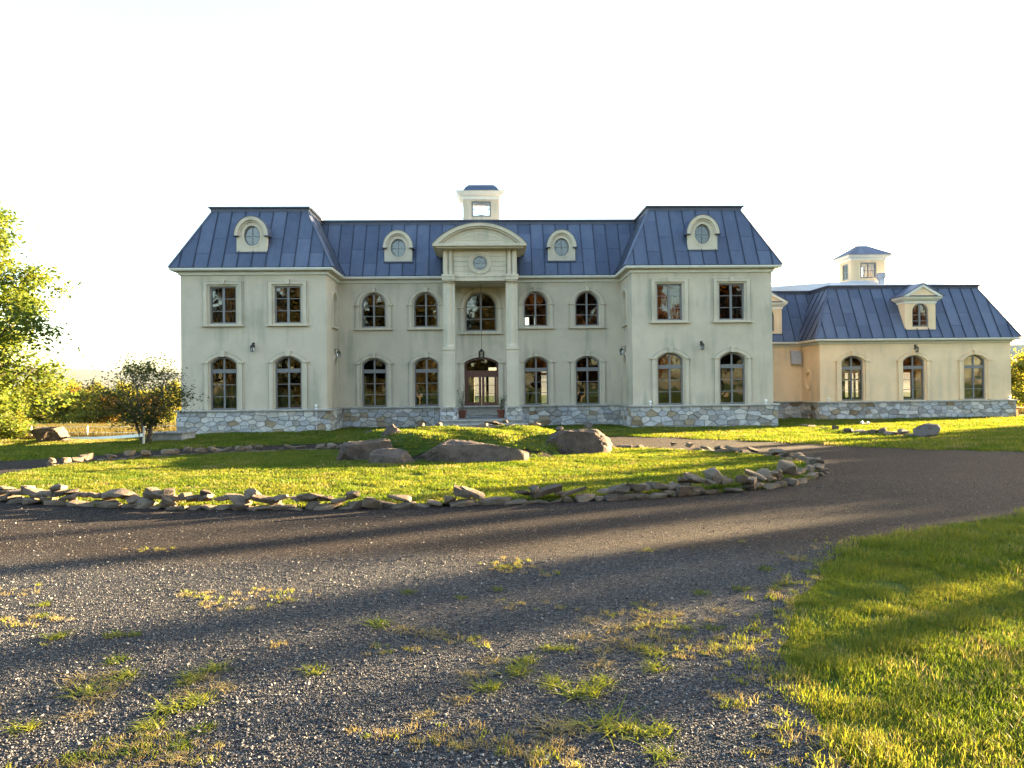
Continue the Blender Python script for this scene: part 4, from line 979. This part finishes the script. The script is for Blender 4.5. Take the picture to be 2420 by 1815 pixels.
e = empty('roof_antenna', (-.80, 5.35, 9.84), 'thin bent antenna rod on the roof to the left of the cupola', 'antenna'); L = WL[e]
MB().tube([(-.03, 0, .0), (-.05, 0, .50), (-.20, 0, .72), (-.33, 0, .95), (-.34, 0, 1.12)], .014, 6).put('rod', 'iron', e, L)

# leaves ------------------------------------------------------------
def leaf_mesh(name, centers, size, material, rgn, flat=.5, aspect=.62, jitter=.35):
    """one diamond-shaped, slightly folded leaf per centre"""
    n_ = len(centers); c = np.asarray(centers); nrm = rgn.normal(size=(n_, 3)); nrm[:, 2] = np.abs(nrm[:, 2])+flat; nrm /= np.linalg.norm(nrm, axis=1)[:, None]
    t_ = rgn.normal(size=(n_, 3)); t_ -= nrm*(t_*nrm).sum(1)[:, None]; t_ /= np.linalg.norm(t_, axis=1)[:, None]; b_ = np.cross(nrm, t_)
    s_ = size*(1+jitter*rgn.uniform(-1, 1, n_))[:, None]
    v_ = np.empty((n_, 4, 3)); v_[:, 0] = c-t_*s_*.5; v_[:, 1] = c+b_*s_*aspect*.5+nrm*s_*.12; v_[:, 2] = c+t_*s_*.5; v_[:, 3] = c-b_*s_*aspect*.5+nrm*s_*.12
    me = bpy.data.meshes.new(name); me.vertices.add(n_*4); me.vertices.foreach_set('co', v_.reshape(-1)); me.loops.add(n_*4); me.loops.foreach_set('vertex_index', np.arange(n_*4))
    me.polygons.add(n_); me.polygons.foreach_set('loop_start', np.arange(n_)*4); me.polygons.foreach_set('loop_total', np.full(n_, 4)); me.update(); me.materials.append(MATS[material]); return me
def tree_meshes(seed, h, trunk_h, rx, rz, n_leaf, leaf, lmat, trunk_r=.16, limbs=11, subs=7, spread=.42, low=.12, lean=(0, 0), multi=1, bark='bark'):
    """trunk+limbs mesh and a leaf mesh; crown an uneven ellipsoid of clumps hung on real branches"""
    rg_ = random.Random(seed); rgn = np.random.default_rng(seed); mb = MB(); cz = trunk_h+rz; tips = []
    top = Vector((lean[0], lean[1], h*.93))
    def wig(a_, b_, k_, w_): return [a_.lerp(b_, i/k_)+Vector((rg_.gauss(0, w_), rg_.gauss(0, w_), rg_.gauss(0, w_*.5)))*(0 if i in (0, k_) else 1) for i in range(k_+1)]
    stems = []
    for m_ in range(multi):
        ang = 2*math.pi*m_/max(1, multi)+rg_.uniform(-.4, .4); tp = top if multi == 1 else Vector((rx*.55*math.cos(ang), rx*.55*math.sin(ang), h*rg_.uniform(.75, .92)))
        pts = wig(Vector((.04*math.cos(ang)*(multi > 1), .04*math.sin(ang)*(multi > 1), -.1)), tp, 6, .035*h/4); stems.append(pts)
        mb.tube(pts, [trunk_r*(1.25 if i == 0 else 1)*(1-.86*i/6)/(1 if multi == 1 else 1.5) for i in range(7)], 8)
    for i in range(limbs):
        t_ = (i+rg_.random()*.6)/limbs; st = stems[i % len(stems)]
        zb = trunk_h*.75+(h*.80-trunk_h*.75)*t_**1.1; k_ = min(5, int(zb/h*.93*6)); base_ = st[k_].lerp(st[min(6, k_+1)], rg_.random()); ang = i*2.4+rg_.uniform(-.4, .4)
        zt = low*h+(h*(1-low))*min(1, t_*1.03+.10); q = max(.12, 1-((zt-cz)/rz)**2) if abs(zt-cz) < rz else .12
        rad = rx*math.sqrt(q)*rg_.uniform(.72, 1.08); tip = Vector((lean[0]*.6+rad*math.cos(ang), lean[1]*.6+rad*math.sin(ang), zt+rg_.uniform(-.05, .08)*h))
        pts = wig(base_, tip, 4, .03*rad); r0_ = trunk_r*.42*(1-.5*t_); mb.tube(pts, [r0_*(1-.8*j/4) for j in range(5)], 6)
        tips.append(tip)
        for j in range(subs):
            f = rg_.uniform(.35, 1.0); p0 = pts[min(3, int(f*4))].lerp(pts[min(4, int(f*4)+1)], rg_.random())
            d_ = Vector((rg_.gauss(0, 1), rg_.gauss(0, 1), rg_.gauss(.15, .8))); d_ = d_.normalized()*rad*rg_.uniform(.22, .50); t2 = p0+d_
            t2.z = max(t2.z, low*h*.5); mb.tube([p0, p0.lerp(t2, .5)+Vector((0, 0, .03*rad)), t2], [r0_*.30, r0_*.2, r0_*.08], 5); tips += [t2, p0.lerp(t2, .6)]
    per_ = max(1, n_leaf//len(tips)); cs = []
    for tp in tips:
        k_ = int(per_*rg_.uniform(.5, 1.5)); sg = spread*rg_.uniform(.6, 1.25)
        cs.append(np.array(tp)+rgn.normal(size=(k_, 3))*np.array((sg, sg, sg*.72)))
    cs = np.vstack(cs); cs = cs[cs[:, 2] > .05*h]
    return mb.me('trunk', bark, True), leaf_mesh('crown', cs, leaf, lmat, rgn)
def tree(name, ms, loc, label, cat='tree', group=None, s=1., rz=0., sz=None):
    e = empty(name, loc, label, cat, group); e.scale = (s, s, sz or s); e.rotation_euler.z = rz
    for n_, me_ in zip(('trunk', 'crown'), ms): put(n_, me_, e, loc)
    return e
def pot(x, y, z, hp, seed, label):
    e = empty('flower_pot', (x, y, z), label, 'flower pot', 'terracotta pots by the door'); L = WL[e]
    MB().lathe([(.13, 0), (.185, .30), (.205, .30), (.21, .36), (.185, .36), (.175, .31), (.02, .31)], 0, 0, 18).put('pot', 'terracotta', e, L)
    rg_ = random.Random(seed); rgn = np.random.default_rng(seed); st = MB(); tips = []
    for i in range(7):
        tp = Vector((rg_.gauss(0, .12), rg_.gauss(0, .12), .31+hp*rg_.uniform(.5, 1))); st.tube([(0, 0, .30), (tp.x*.4, tp.y*.4, .31+(tp.z-.31)*.5), tp], [.008, .006, .003], 5)
        tips += [np.array(tp)*f+np.array((0, 0, .31))*(1-f) for f in (.4, .6, .8, 1)]
    st.put('stems', 'bark', e, L); cs = np.vstack([t_+rgn.normal(size=(8, 3))*.06 for t_ in tips]); put('foliage', leaf_mesh('foliage', cs, .055, 'leaf_dark', rgn), e, L)
pot(-.88, 1.75, .452, 1.15, 3, 'terracotta pot with a tall wispy plant left of the front door')
pot(.88, 1.75, .452, .75, 4, 'terracotta pot with a short wispy plant right of the front door')

# ================================================================== TREES
maple = tree_meshes(4, 11.2, 1.6, 4.6, 4.9, 34000, .20, 'leaf_maple', .26, 17, 8, .46, .10)
tree('maple_tree', maple, (-26.0, 5.5, gz(-26.0, 5.5)), 'large yellow-green maple tree at the left edge with sunlit crown', s=1.04)
shrub = tree_meshes(9, 4.4, .3, 2.5, 2.1, 13000, .16, 'leaf_maple', .08, 13, 7, .36, .05, multi=3)
tree('leafy_shrub', shrub, (-26.6, 8.0, gz(-26.6, 8.0)), 'tall sunlit shrub below the maple at the left edge', 'shrub', s=1.05)
small = tree_meshes(21, 2.75, .75, 1.45, 1.15, 7200, .082, 'leaf_dark', .085, 20, 8, .19, .20, multi=4)
tree('small_tree', small, (-11.45, -6.0, gz(-11.45, -6.0)-.02), 'small dark open-branched tree beside the left corner of the house')
VAR = [tree_meshes(50, 6.5, .9, 2.3, 2.9, 5200, .30, 'leaf_wood', .12, 10, 6, .42, .08), tree_meshes(51, 5.0, .3, 2.6, 2.4, 5200, .30, 'leaf_wood', .10, 10, 6, .45, .04, multi=2), tree_meshes(52, 8.5, 1.2, 2.1, 3.8, 5200, .32, 'leaf_wood', .13, 11, 6, .42, .08), tree_meshes(53, 5.4, .3, 2.4, 2.6, 5200, .30, 'leaf_autumn', .10, 10, 6, .45, .04, multi=2)]
def far_spot(vx, Y): d_ = ray(vx*1.094, 907); t_ = (Y-CAM.y)/d_.y; return CAM.x+d_.x*t_
BG = [(88, 92, 1, 1.25, 'leafy bush showing just right of the maple foliage'), (112, 100, 0, 1.1, 'rounded tree first right of the maple beyond the field'), (133, 88, 1, 1.0, 'dark low bush at the near edge of the field'), (150, 106, 2, .92, 'tallest dark narrow tree in the belt beyond the field'),
      (172, 90, 3, 1.1, 'golden bush in the middle of the belt beyond the field'), (190, 84, 1, 1.1, 'yellow-green bush next to the pale trunks beyond the field'), (208, 96, 0, 1.0, 'yellow tree right of the middle of the belt'), (226, 86, 3, .85, 'orange-tinged bush left of the small dark tree'),
      (246, 92, 1, 1.15, 'bush seen through the branches of the small dark tree'), (268, 88, 0, .95, 'yellowing tree behind the trunk of the small dark tree'), (292, 94, 1, 1.2, 'wide bush behind the right side of the small dark tree'), (322, 86, 3, .8, 'russet bush near the left corner of the house'), (350, 92, 1, 1.2, 'green bush next to the left corner of the house'), (378, 88, 0, .95, 'tree touching the left corner of the house'), (60, 98, 0, 1.1, 'green tree behind the maple crown'), (20, 95, 1, 1.2, 'bush at the far left behind the tall shrub')]
for vx, y, v_, s_, lab in BG: x = far_spot(vx, y); tree('field_bush' if v_ in (1, 3) else 'field_tree', VAR[v_], (x, y, gz(x, y)), lab, 'bush' if v_ in (1, 3) else 'tree', 'trees beyond the left field', s_, x*1.7)
for vx, y, v_, s_, lab in ((2206, 30, 1, .95, 'dark green bush past the right end of the annex'), (2225, 36, 0, .75, 'green tree cut by the right edge of the picture')): x = far_spot(vx, y); tree('field_bush' if v_ == 1 else 'field_tree', VAR[v_], (x, y, gz(x, y)), lab, 'bush' if v_ == 1 else 'tree', None, s_, 2)
# trees of the same garden out of view to the right: they throw the long shadows over the drive
BIG = [tree_meshes(70, 10, 1.4, 3.0, 4.2, 15000, .34, 'leaf_shade', .2, 12, 6, .55, .10), tree_meshes(71, 12, 2.2, 2.6, 4.9, 13000, .34, 'leaf_russet', .2, 12, 6, .55, .12)]
SA = (math.sin(SUN_AZ), math.cos(SUN_AZ)); SB = (SA[1], -SA[0])
def leaf_top(me_): co = np.empty(len(me_.vertices)*3); me_.vertices.foreach_get('co', co); return float(np.percentile(co[2::3], 98.5))
TOPS = [leaf_top(b_[1]) for b_ in BIG]
def shade_tree(Lng, s, tip, v_, half):
    h = (Lng-tip)*math.tan(SUN_EL); x, y = SA[0]*Lng+SB[0]*s, SA[1]*Lng+SB[1]*s
    tree('garden_tree', BIG[v_], (x, y, gz(x, y)), 'broadleaf tree beyond the right edge of the lawn, shading the drive', 'tree', 'trees right of the view', half/3.0, s, h/TOPS[v_])
for args in ((35, 13.4, 3, 0, .8), (36, 14.8, 0, 0, 1.0), (37, 16.2, -3, 0, 1.0), (33, 17.5, -13, 0, .45), (36, 18.6, -9, 0, 1.2), (34, 19.6, -16, 1, .6), (38, 20.9, -8, 0, 1.25), (36, 22.4, -16, 0, .75), (33, 23.3, -12, 1, .9), (39, 24.2, -10.5, 0, .65), (37, 25.0, -15, 0, .3), (35, 25.2, -14, 1, .16), (35, 25.75, -10, 1, .25), (36, 26.7, -13, 0, .18),
             (45, 15.6, 2, 0, 2.0), (46, 18, -2, 0, 2.3), (45, 20.5, -3.5, 0, 2.3), (46, 22.9, -5, 0, 1.9)): shade_tree(*args)
# the wood behind the photographer, mirrored in the windows
for i in range(17):
    x = -62+i*7.7+rg.uniform(-2, 2); y = -64+rg.uniform(-5, 6); v_ = 1 if x > 6 else 0
    tree('wood_tree', BIG[v_], (x, y, gz(x, y)), 'tall tree in the wood behind the viewer, mirrored in the windows', 'tree', 'trees behind the viewer', rg.uniform(1.3, 1.6), i*1.3)

# ================================================================== FENCE, TAPE, BENCH, BLOCK
e = empty('barrier_tape', (-17.6, 3.0, gz(-17.6, 3)), 'sagging white barrier tape strung between two wooden posts on the left lawn', 'barrier')
pa, pb = on_ground(149, 1040), on_ground(339, 1051)
for p_, hh in ((pa, .52), (pb, .62)): MB().bar(p_+Vector((0, 0, -.1)), p_+Vector((.03, 0, hh)), .055).put('post', 'post_wood', e)
tp = MB(); v_ = []
for i in range(25):
    t_ = i/24; q = pa.lerp(pb, t_); q.z += .17+.16*t_-.30*t_*(1-t_); v_ += [(q.x, q.y-.04, q.z-.055), (q.x, q.y-.04, q.z+.055), (q.x, q.y-.03, q.z+.055), (q.x, q.y-.03, q.z-.055)]
tp.add(v_, [(4*i+a_, 4*i+4+a_, 4*i+4+(a_+1) % 4, 4*i+(a_+1) % 4) for i in range(24) for a_ in range(4)]); tp.put('tape', 'white_tape', e)
e = empty('field_fence', (-28, 14, gz(-28, 14)), 'thin rope fence on short posts along the edge of the left field', 'fence'); prev = None
for i in range(9):
    x, y = -40+i*3.4, 13.5-.35*i; z = gz(x, y); MB().bar((x, y, z-.1), (x, y, z+.72), .09).put('post', 'post_wood', e)
    if prev:
        for hh in (.68, .35): MB().tube([(prev[0], prev[1], prev[2]+hh), ((prev[0]+x)/2, (prev[1]+y)/2, (prev[2]+z)/2+hh-.04), (x, y, z+hh)], .016, 5).put('rope', 'white_tape', e)
    prev = (x, y, z)
p0, p1 = on_ground(354, 1046), on_ground(434, 1043); pc = (p0+p1)/2; e = empty('low_platform', pc, 'low grey concrete platform on the grass by the left corner of the house', 'platform')
MB().box(p0.x, p1.x, pc.y, pc.y+1.2, pc.z-.5, pc.z+.27).put('platform_body', 'concrete', e); MB().box(p0.x-.05, p1.x+.05, pc.y-.05, pc.y+1.25, pc.z+.27, pc.z+.32).put('platform_slab', 'step_stone', e)
e = empty('wooden_bench', (29.3, 7.0, gz(29.3, 7.0)), 'brown wooden bench just past the right end of the annex', 'bench'); L = Vector((29.3, 7.0, gz(29.3, 7.0)))
for i in range(3): MB().box(-.75, .75, -.24+i*.165, -.24+i*.165+.15, .42, .46).put('plank', 'brown_wood', e, L)
for s in (-1, 1): MB().box(s*.6-.04, s*.6+.04, -.22, .22, 0, .419).put('leg', 'brown_wood', e, L)

# ================================================================== GRASS, GRAVEL, WEEDS
def blades(seed, n_, rad, h, wd, material, lean=.5):
    rgn = np.random.default_rng(seed); a_ = rgn.uniform(0, 6.283, n_); r_ = rad*np.sqrt(rgn.uniform(0, 1, n_)); hh = h*rgn.uniform(.45, 1.15, n_); d_ = rgn.uniform(0, 6.283, n_); ln = hh*lean*rgn.uniform(.15, 1.2, n_)
    bx_, by_ = r_*np.cos(a_), r_*np.sin(a_); px, py = -np.sin(d_)*wd/2, np.cos(d_)*wd/2; dx, dy = np.cos(d_)*ln, np.sin(d_)*ln
    v_ = np.zeros((n_, 5, 3)); z0 = -.008
    v_[:, 0] = np.stack([bx_-px, by_-py, np.full(n_, z0)], 1); v_[:, 1] = np.stack([bx_+px, by_+py, np.full(n_, z0)], 1)
    v_[:, 2] = np.stack([bx_+px*.75+dx*.35, by_+py*.75+dy*.35, hh*.6], 1); v_[:, 3] = np.stack([bx_-px*.75+dx*.35, by_-py*.75+dy*.35, hh*.6], 1); v_[:, 4] = np.stack([bx_+dx, by_+dy, hh*.97], 1)
    fs = []
    for i in range(n_): o = 5*i; fs += [(o, o+1, o+2, o+3), (o+3, o+2, o+4)]
    return mk('blades', v_.reshape(-1, 3), fs, material)
def scatter(name, pts, templates, label, cat):
    """one object of uncountable stuff: points with rotation/scale/variant, instanced by geometry nodes"""
    n_ = len(pts); me = bpy.data.meshes.new(name); me.vertices.add(n_); P = np.array([p[:3] for p in pts], dtype=np.float32); me.vertices.foreach_set('co', P.reshape(-1))
    for an, idx in (('rz', 3), ('sc', 4)):
        at = me.attributes.new(an, 'FLOAT', 'POINT'); at.data.foreach_set('value', np.array([p[idx] for p in pts], dtype=np.float32))
    at = me.attributes.new('vr', 'INT', 'POINT'); at.data.foreach_set('value', np.array([p[5] for p in pts], dtype=np.int32))
    o = put(name, me); c = bpy.data.collections.new(name+'_pieces')
    for i, tm in enumerate(templates): c.objects.link(bpy.data.objects.new('%s_%02d' % (name, i), tm))
    g = bpy.data.node_groups.new(name, 'GeometryNodeTree'); g.interface.new_socket('Geometry', in_out='INPUT', socket_type='NodeSocketGeometry'); g.interface.new_socket('Geometry', in_out='OUTPUT', socket_type='NodeSocketGeometry')
    nd = g.nodes; gi = nd.new('NodeGroupInput'); go = nd.new('NodeGroupOutput'); ip = nd.new('GeometryNodeInstanceOnPoints'); ci = nd.new('GeometryNodeCollectionInfo'); ci.inputs[0].default_value = c; ci.inputs['Separate Children'].default_value = True; ci.inputs['Reset Children'].default_value = True
    def attr(nm, ty): a_ = nd.new('GeometryNodeInputNamedAttribute'); a_.data_type = ty; a_.inputs[0].default_value = nm; return a_.outputs[0]
    cx = nd.new('ShaderNodeCombineXYZ'); g.links.new(attr('rz', 'FLOAT'), cx.inputs[2])
    mp = nd.new('GeometryNodeMeshToPoints'); g.links.new(gi.outputs[0], mp.inputs[0]); g.links.new(mp.outputs[0], ip.inputs['Points']); g.links.new(ci.outputs[0], ip.inputs['Instance']); ip.inputs['Pick Instance'].default_value = True
    g.links.new(attr('vr', 'INT'), ip.inputs['Instance Index']); g.links.new(cx.outputs[0], ip.inputs['Rotation']); g.links.new(attr('sc', 'FLOAT'), ip.inputs['Scale']); g.links.new(ip.outputs[0], go.inputs[0])
    md = o.modifiers.new('scatter', 'NODES'); md.node_group = g; tag(o, label, cat, None, 'stuff'); return o
def inside(poly, x, y):
    c = False; n_ = len(poly)
    for i in range(n_):
        a_, b_ = poly[i], poly[i-1]
        if (a_[1] > y) != (b_[1] > y) and x < (b_[0]-a_[0])*(y-a_[1])/(b_[1]-a_[1])+a_[0]: c = not c
    return c
def in_view(x, y, margin=1.12):
    d_ = Vector((x, y, 0))-CAM; dep = d_.dot(fw); return dep > 2.2 and abs(d_.dot(rr)) < dep*.7035*margin+.4
DJ = jig(DRIVE, .16)
def ring_r(x, y): return (abs((x-RC[0])/RA)**2.25+abs((y-RC[1])/RB)**2.25)
ISL_OK = lambda x, y: ring_r(x, y) < .96
def in_house(x, y): return (-XO-.2 < x < XO+.2 and RY-.25 < y) or (XI-.2 < abs(x) < XO+.2 and y > -.25) or (abs(x) < 2.5 and y > -1.2) or (XO < x < AX1+.2 and y > LY-.2) or (AX0-.2 < x < AX1+.2 and y > AY-.2) or (-13.7 < x < -11.2 and -4.2 < y < -2.5)
GR = [blades(i, 84, .13, .050, .0040, 'grass_blade', 1.0) for i in range(5)]+[blades(10, 40, .13, .065, .004, 'grass_dry', 1.0)]
GF = [blades(20+i, 70, .26, .075, .016, 'grass_blade', .7) for i in range(4)]+[blades(30, 50, .26, .08, .015, 'grass_dry', .7)]
rgn = np.random.default_rng(3); pts = []
def grow(x0, x1, y0, y1, dens, ok, tn, smin, smax, dz=0., dry=.04):
    n_ = int((x1-x0)*(y1-y0)*dens); X = rgn.uniform(x0, x1, n_); Y = rgn.uniform(y0, y1, n_)
    out = []
    for x, y in zip(X, Y):
        if not in_view(x, y) or not ok(x, y): continue
        k_ = noise.noise(Vector((x*.5, y*.5, 0))); out.append((x, y, gz(x, y)+dz, rgn.uniform(0, 6.28), rgn.uniform(smin, smax)*(1+.35*k_+.45*noise.noise(Vector((x*2.7, y*2.7, 4)))), tn if rgn.random() < dry*(1+2*k_) else int(rgn.integers(0, tn))))
    return out
near = lambda x, y: not inside(DJ, x, y) and y < -20.5
pts = grow(1.6, 10, -29.2, -20.6, 150, lambda x, y: near(x, y) and y < -24.5, 5, .6, 1.05)+grow(2, 10, -24.5, -20.5, 70, near, 5, .9, 1.4)
scatter('foreground_grass', pts, GR, 'mown green grass of the lawn in the right foreground', 'grass')
pts = grow(-10.4, 7.7, -20.5, -9.6, 46, ISL_OK, 4, .5, .8, .03)
scatter('island_grass', pts, GF, 'short green grass covering the oval island and its mound', 'grass')
lawn_ok = lambda x, y: not inside(DJ, x, y) and not in_house(x, y)
pts = grow(-27, -3, -13, 4, 20, lambda x, y: lawn_ok(x, y) and y > -13 and y < 8, 4, .8, 1.3)+grow(-30, -12.9, 4, 10, 12, lawn_ok, 4, .9, 1.6, 0, .3)
pts += grow(2.4, 32, -14.5, 6, 20, lambda x, y: lawn_ok(x, y), 4, .8, 1.25, 0, .08)
scatter('house_lawn_grass', pts, GF, 'short lawn grass around the front of the house and annex', 'grass')
TG = [blades(40+i, 60, .45, .42, .025, 'field_grass', .6) for i in range(3)]
pts = grow(-75, -12.9, 11, 70, 2.2, lambda x, y: True, 3, .6, 1.3)+grow(27.5, 44, 9, 20, 3, lambda x, y: True, 3, .5, 1.0)
pts = [p[:5]+(p[5] % 3,) for p in pts]; scatter('field_grass', pts, TG, 'tall dry golden grass of the field behind the lawn', 'grass')
# gravel
PB = [hull_mesh('pebble', 300+i, 1, .8, .6, 11, 'pebble') for i in range(7)]
pts = []
for _ in range(290000):
    d_ = 2.9+11*rgn.random()**1.5; lat = rgn.uniform(-.78, .78)*d_; x, y = CAM.x+fw.x*d_+r0.x*lat, CAM.y+fw.y*d_+r0.y*lat
    if not inside(DJ, x, y) or ring_r(x, y) < 1.08: continue
    patch = noise.noise(Vector((x*.55, y*.8, 7)))
    if y > -23.6+.8*patch and rgn.random() < .72: continue
    if rgn.random() > .75+.6*patch: continue
    s_ = rgn.uniform(.005, .0125) if rgn.random() < .95 else rgn.uniform(.014, .026)
    pts.append((x, y, gz(x, y)+.010+.001, rgn.uniform(0, 6.28), s_, int(rgn.integers(0, 7))))
scatter('gravel', pts, PB, 'loose grey gravel scattered over the foreground drive', 'gravel')
# weeds on the drive
WG = [blades(60+i, 60, .04, .07, .0045, 'weed_green', 1.5) for i in range(4)]; WD = [blades(70+i, 60, .055, .06, .003, 'grass_dry', 1.6) for i in range(3)]; WY = [blades(80+i, 50, .045, .055, .0045, 'grass_blade', 1.5) for i in range(3)]
def crp(n_, x, y):
    o = {13: (0, 1215, 800/2212), 14: (800, 1215, 800/2212), 15: (1600, 1215, 820/2212)}[n_]; return o[0]+x*o[2], o[1]+y*o[2]
ORD = 'leftmost second third fourth fifth sixth seventh eighth ninth tenth eleventh twelfth thirteenth fourteenth'.split()
def weeds(n_, lst, ms, label, group):
    for i, (x, y, s_) in enumerate(sorted(lst)):
        p_ = on_z(*crp(n_, x, y), .012); o = put('weed_tuft', ms[i % len(ms)], None, (p_.x, p_.y, gz(p_.x, p_.y)+.012)); o.scale = (s_*1.6, s_*1.6, s_*.50); o.rotation_euler.z = i*1.9
        tag(o, label+(', leftmost one' if i == 0 else ', %s from the left' % ORD[i]), 'weed', group)
weeds(13, [(370, 820, 1), (560, 1185, 1.3), (1100, 1300, 1.2), (145, 1420, .9), (820, 1080, 1), (1220, 1115, .8), (1300, 1240, 1.2), (1410, 1020, 1), (980, 1410, 1), (2060, 1030, 1), (280, 605, .8), (1270, 1075, .9)], WG, 'yellow-green weed tuft in the sunlit gravel at lower left', 'bright weeds at lower left')
weeds(13, [(640, 1225, 1.1), (500, 1110, 1), (1450, 1150, 1), (1180, 1620, 1), (690, 1080, .8), (1200, 1190, .8), (1330, 1080, .9), (760, 1140, .9), (530, 1335, .8)], WD, 'dry straw-coloured weed tuft in the gravel at lower left', 'dry weeds at lower left')
weeds(13, [(780, 970, 1), (750, 805, 1), (870, 1570, 1.1), (510, 1615, .9), (880, 800, .7), (290, 675, .8), (1320, 1420, .9), (1180, 1520, .8)], WY, 'dull green weed tuft in the shaded gravel at lower left', 'shaded weeds at lower left')
weeds(14, [(1100, 350, 1.1), (1050, 490, .8), (280, 720, 1.4), (460, 515, .9), (800, 545, .7)], WY, 'green weed tuft in the shaded drive at mid distance', 'shaded weeds on the drive')
weeds(14, [(1160, 1030, 1.2), (1410, 1105, 1), (970, 1140, 1), (1380, 875, .8), (1500, 880, .8), (1230, 960, .9)], WG, 'bright green weed tuft in the middle of the foreground gravel', 'green weeds in the middle')
weeds(14, [(1590, 1180, 1.5), (1720, 1100, 1.1), (1770, 1400, 1.5), (1960, 1430, 1.2), (2130, 1420, 1), (2075, 1000, 1), (2080, 910, 1), (2120, 1580, 1)], WG, 'large green weed tuft in the gravel near the right lawn', 'green weeds near the lawn')
weeds(14, [(420, 765, 1), (580, 780, 1.1), (660, 795, .9), (1400, 1400, 1.2), (1510, 1410, 1.2), (990, 960, .8), (880, 1055, .9), (800, 1210, .8), (560, 1315, .7), (1575, 800, .9)], WD, 'dry tan weed tuft in the middle of the foreground gravel', 'dry weeds in the middle')
weeds(14, [(1800, 750, 1.1), (1980, 720, 1.2), (1840, 830, 1.2), (2080, 800, 1.1), (1740, 890, .9), (1960, 870, 1), (2000, 660, 1), (1700, 980, 1), (2170, 650, 1), (1650, 690, .8)], WD, 'golden dry weed clump in the sunlit patch beside the right lawn', 'dry weeds beside the lawn')
weeds(15, [(160, 500, 1), (400, 470, 1.1), (680, 440, 1.1), (560, 350, 1), (760, 280, 1), (840, 370, 1), (530, 730, .9), (60, 720, 1), (230, 720, .9), (280, 610, .8), (620, 470, 1), (760, 560, .9), (700, 1040, 1.1), (560, 990, .8)], WY+WD[:1], 'ragged weed clump at the edge of the right lawn', 'weeds along the lawn edge')

# sparse sprouts and dry bits among the stones, thicker towards the verge
pts = []; TW = [blades(90+i, 16, .03, .032, .004, 'weed_green', 1.6) for i in range(2)]+[blades(94+i, 18, .035, .03, .003, 'grass_dry', 1.8) for i in range(3)]
for _ in range(9000):
    d_ = 3.0+7.5*rgn.random()**1.3; lat = rgn.uniform(-.76, .76)*d_; x, y = CAM.x+fw.x*d_+r0.x*lat, CAM.y+fw.y*d_+r0.y*lat
    if not inside(DJ, x, y) or y > -23.0: continue
    k_ = noise.noise(Vector((x*.9, y*1.5, 21)))+.35*noise.noise(Vector((x*3, y*4, 5))); ex = min(((x-q[0])**2+(y-q[1])**2) for q in DJ if q[0] > 1.5 and q[1] < -21)**.5
    if k_ < .36 and not (ex < .55 and rgn.random() < .6*(1-ex/.55)): continue
    v_ = int(rgn.integers(0, 2)) if rgn.random() < (.65 if ex < .5 else .35) else int(rgn.integers(2, 5)); pts.append((x, y, gz(x, y)+.012, rgn.uniform(0, 6.28), rgn.uniform(.45, 1.2)*(1.4 if ex < .35 else 1), v_))
scatter('weed_sprouts', pts, TW, 'tiny sprouts and dry bits scattered through the gravel and verge', 'weeds')

# ================================================================== AIR
hz = MB().box(-9500, 9500, -200, 9500, -12, 420); ho = hz.put('haze', 'white_trim'); ho.data.materials.clear()
hm = bpy.data.materials.new('haze_air'); hm.use_nodes = True; hn = hm.node_tree.nodes; hn.remove(hn['Principled BSDF']); pv = hn.new('ShaderNodeVolumePrincipled')
pv.inputs['Color'].default_value = (.50, .74, 1, 1); pv.inputs['Density'].default_value = 8e-6; hm.node_tree.links.new(pv.outputs[0], hn['Material Output'].inputs['Volume']); ho.data.materials.append(hm); ho['kind'] = 'stuff'
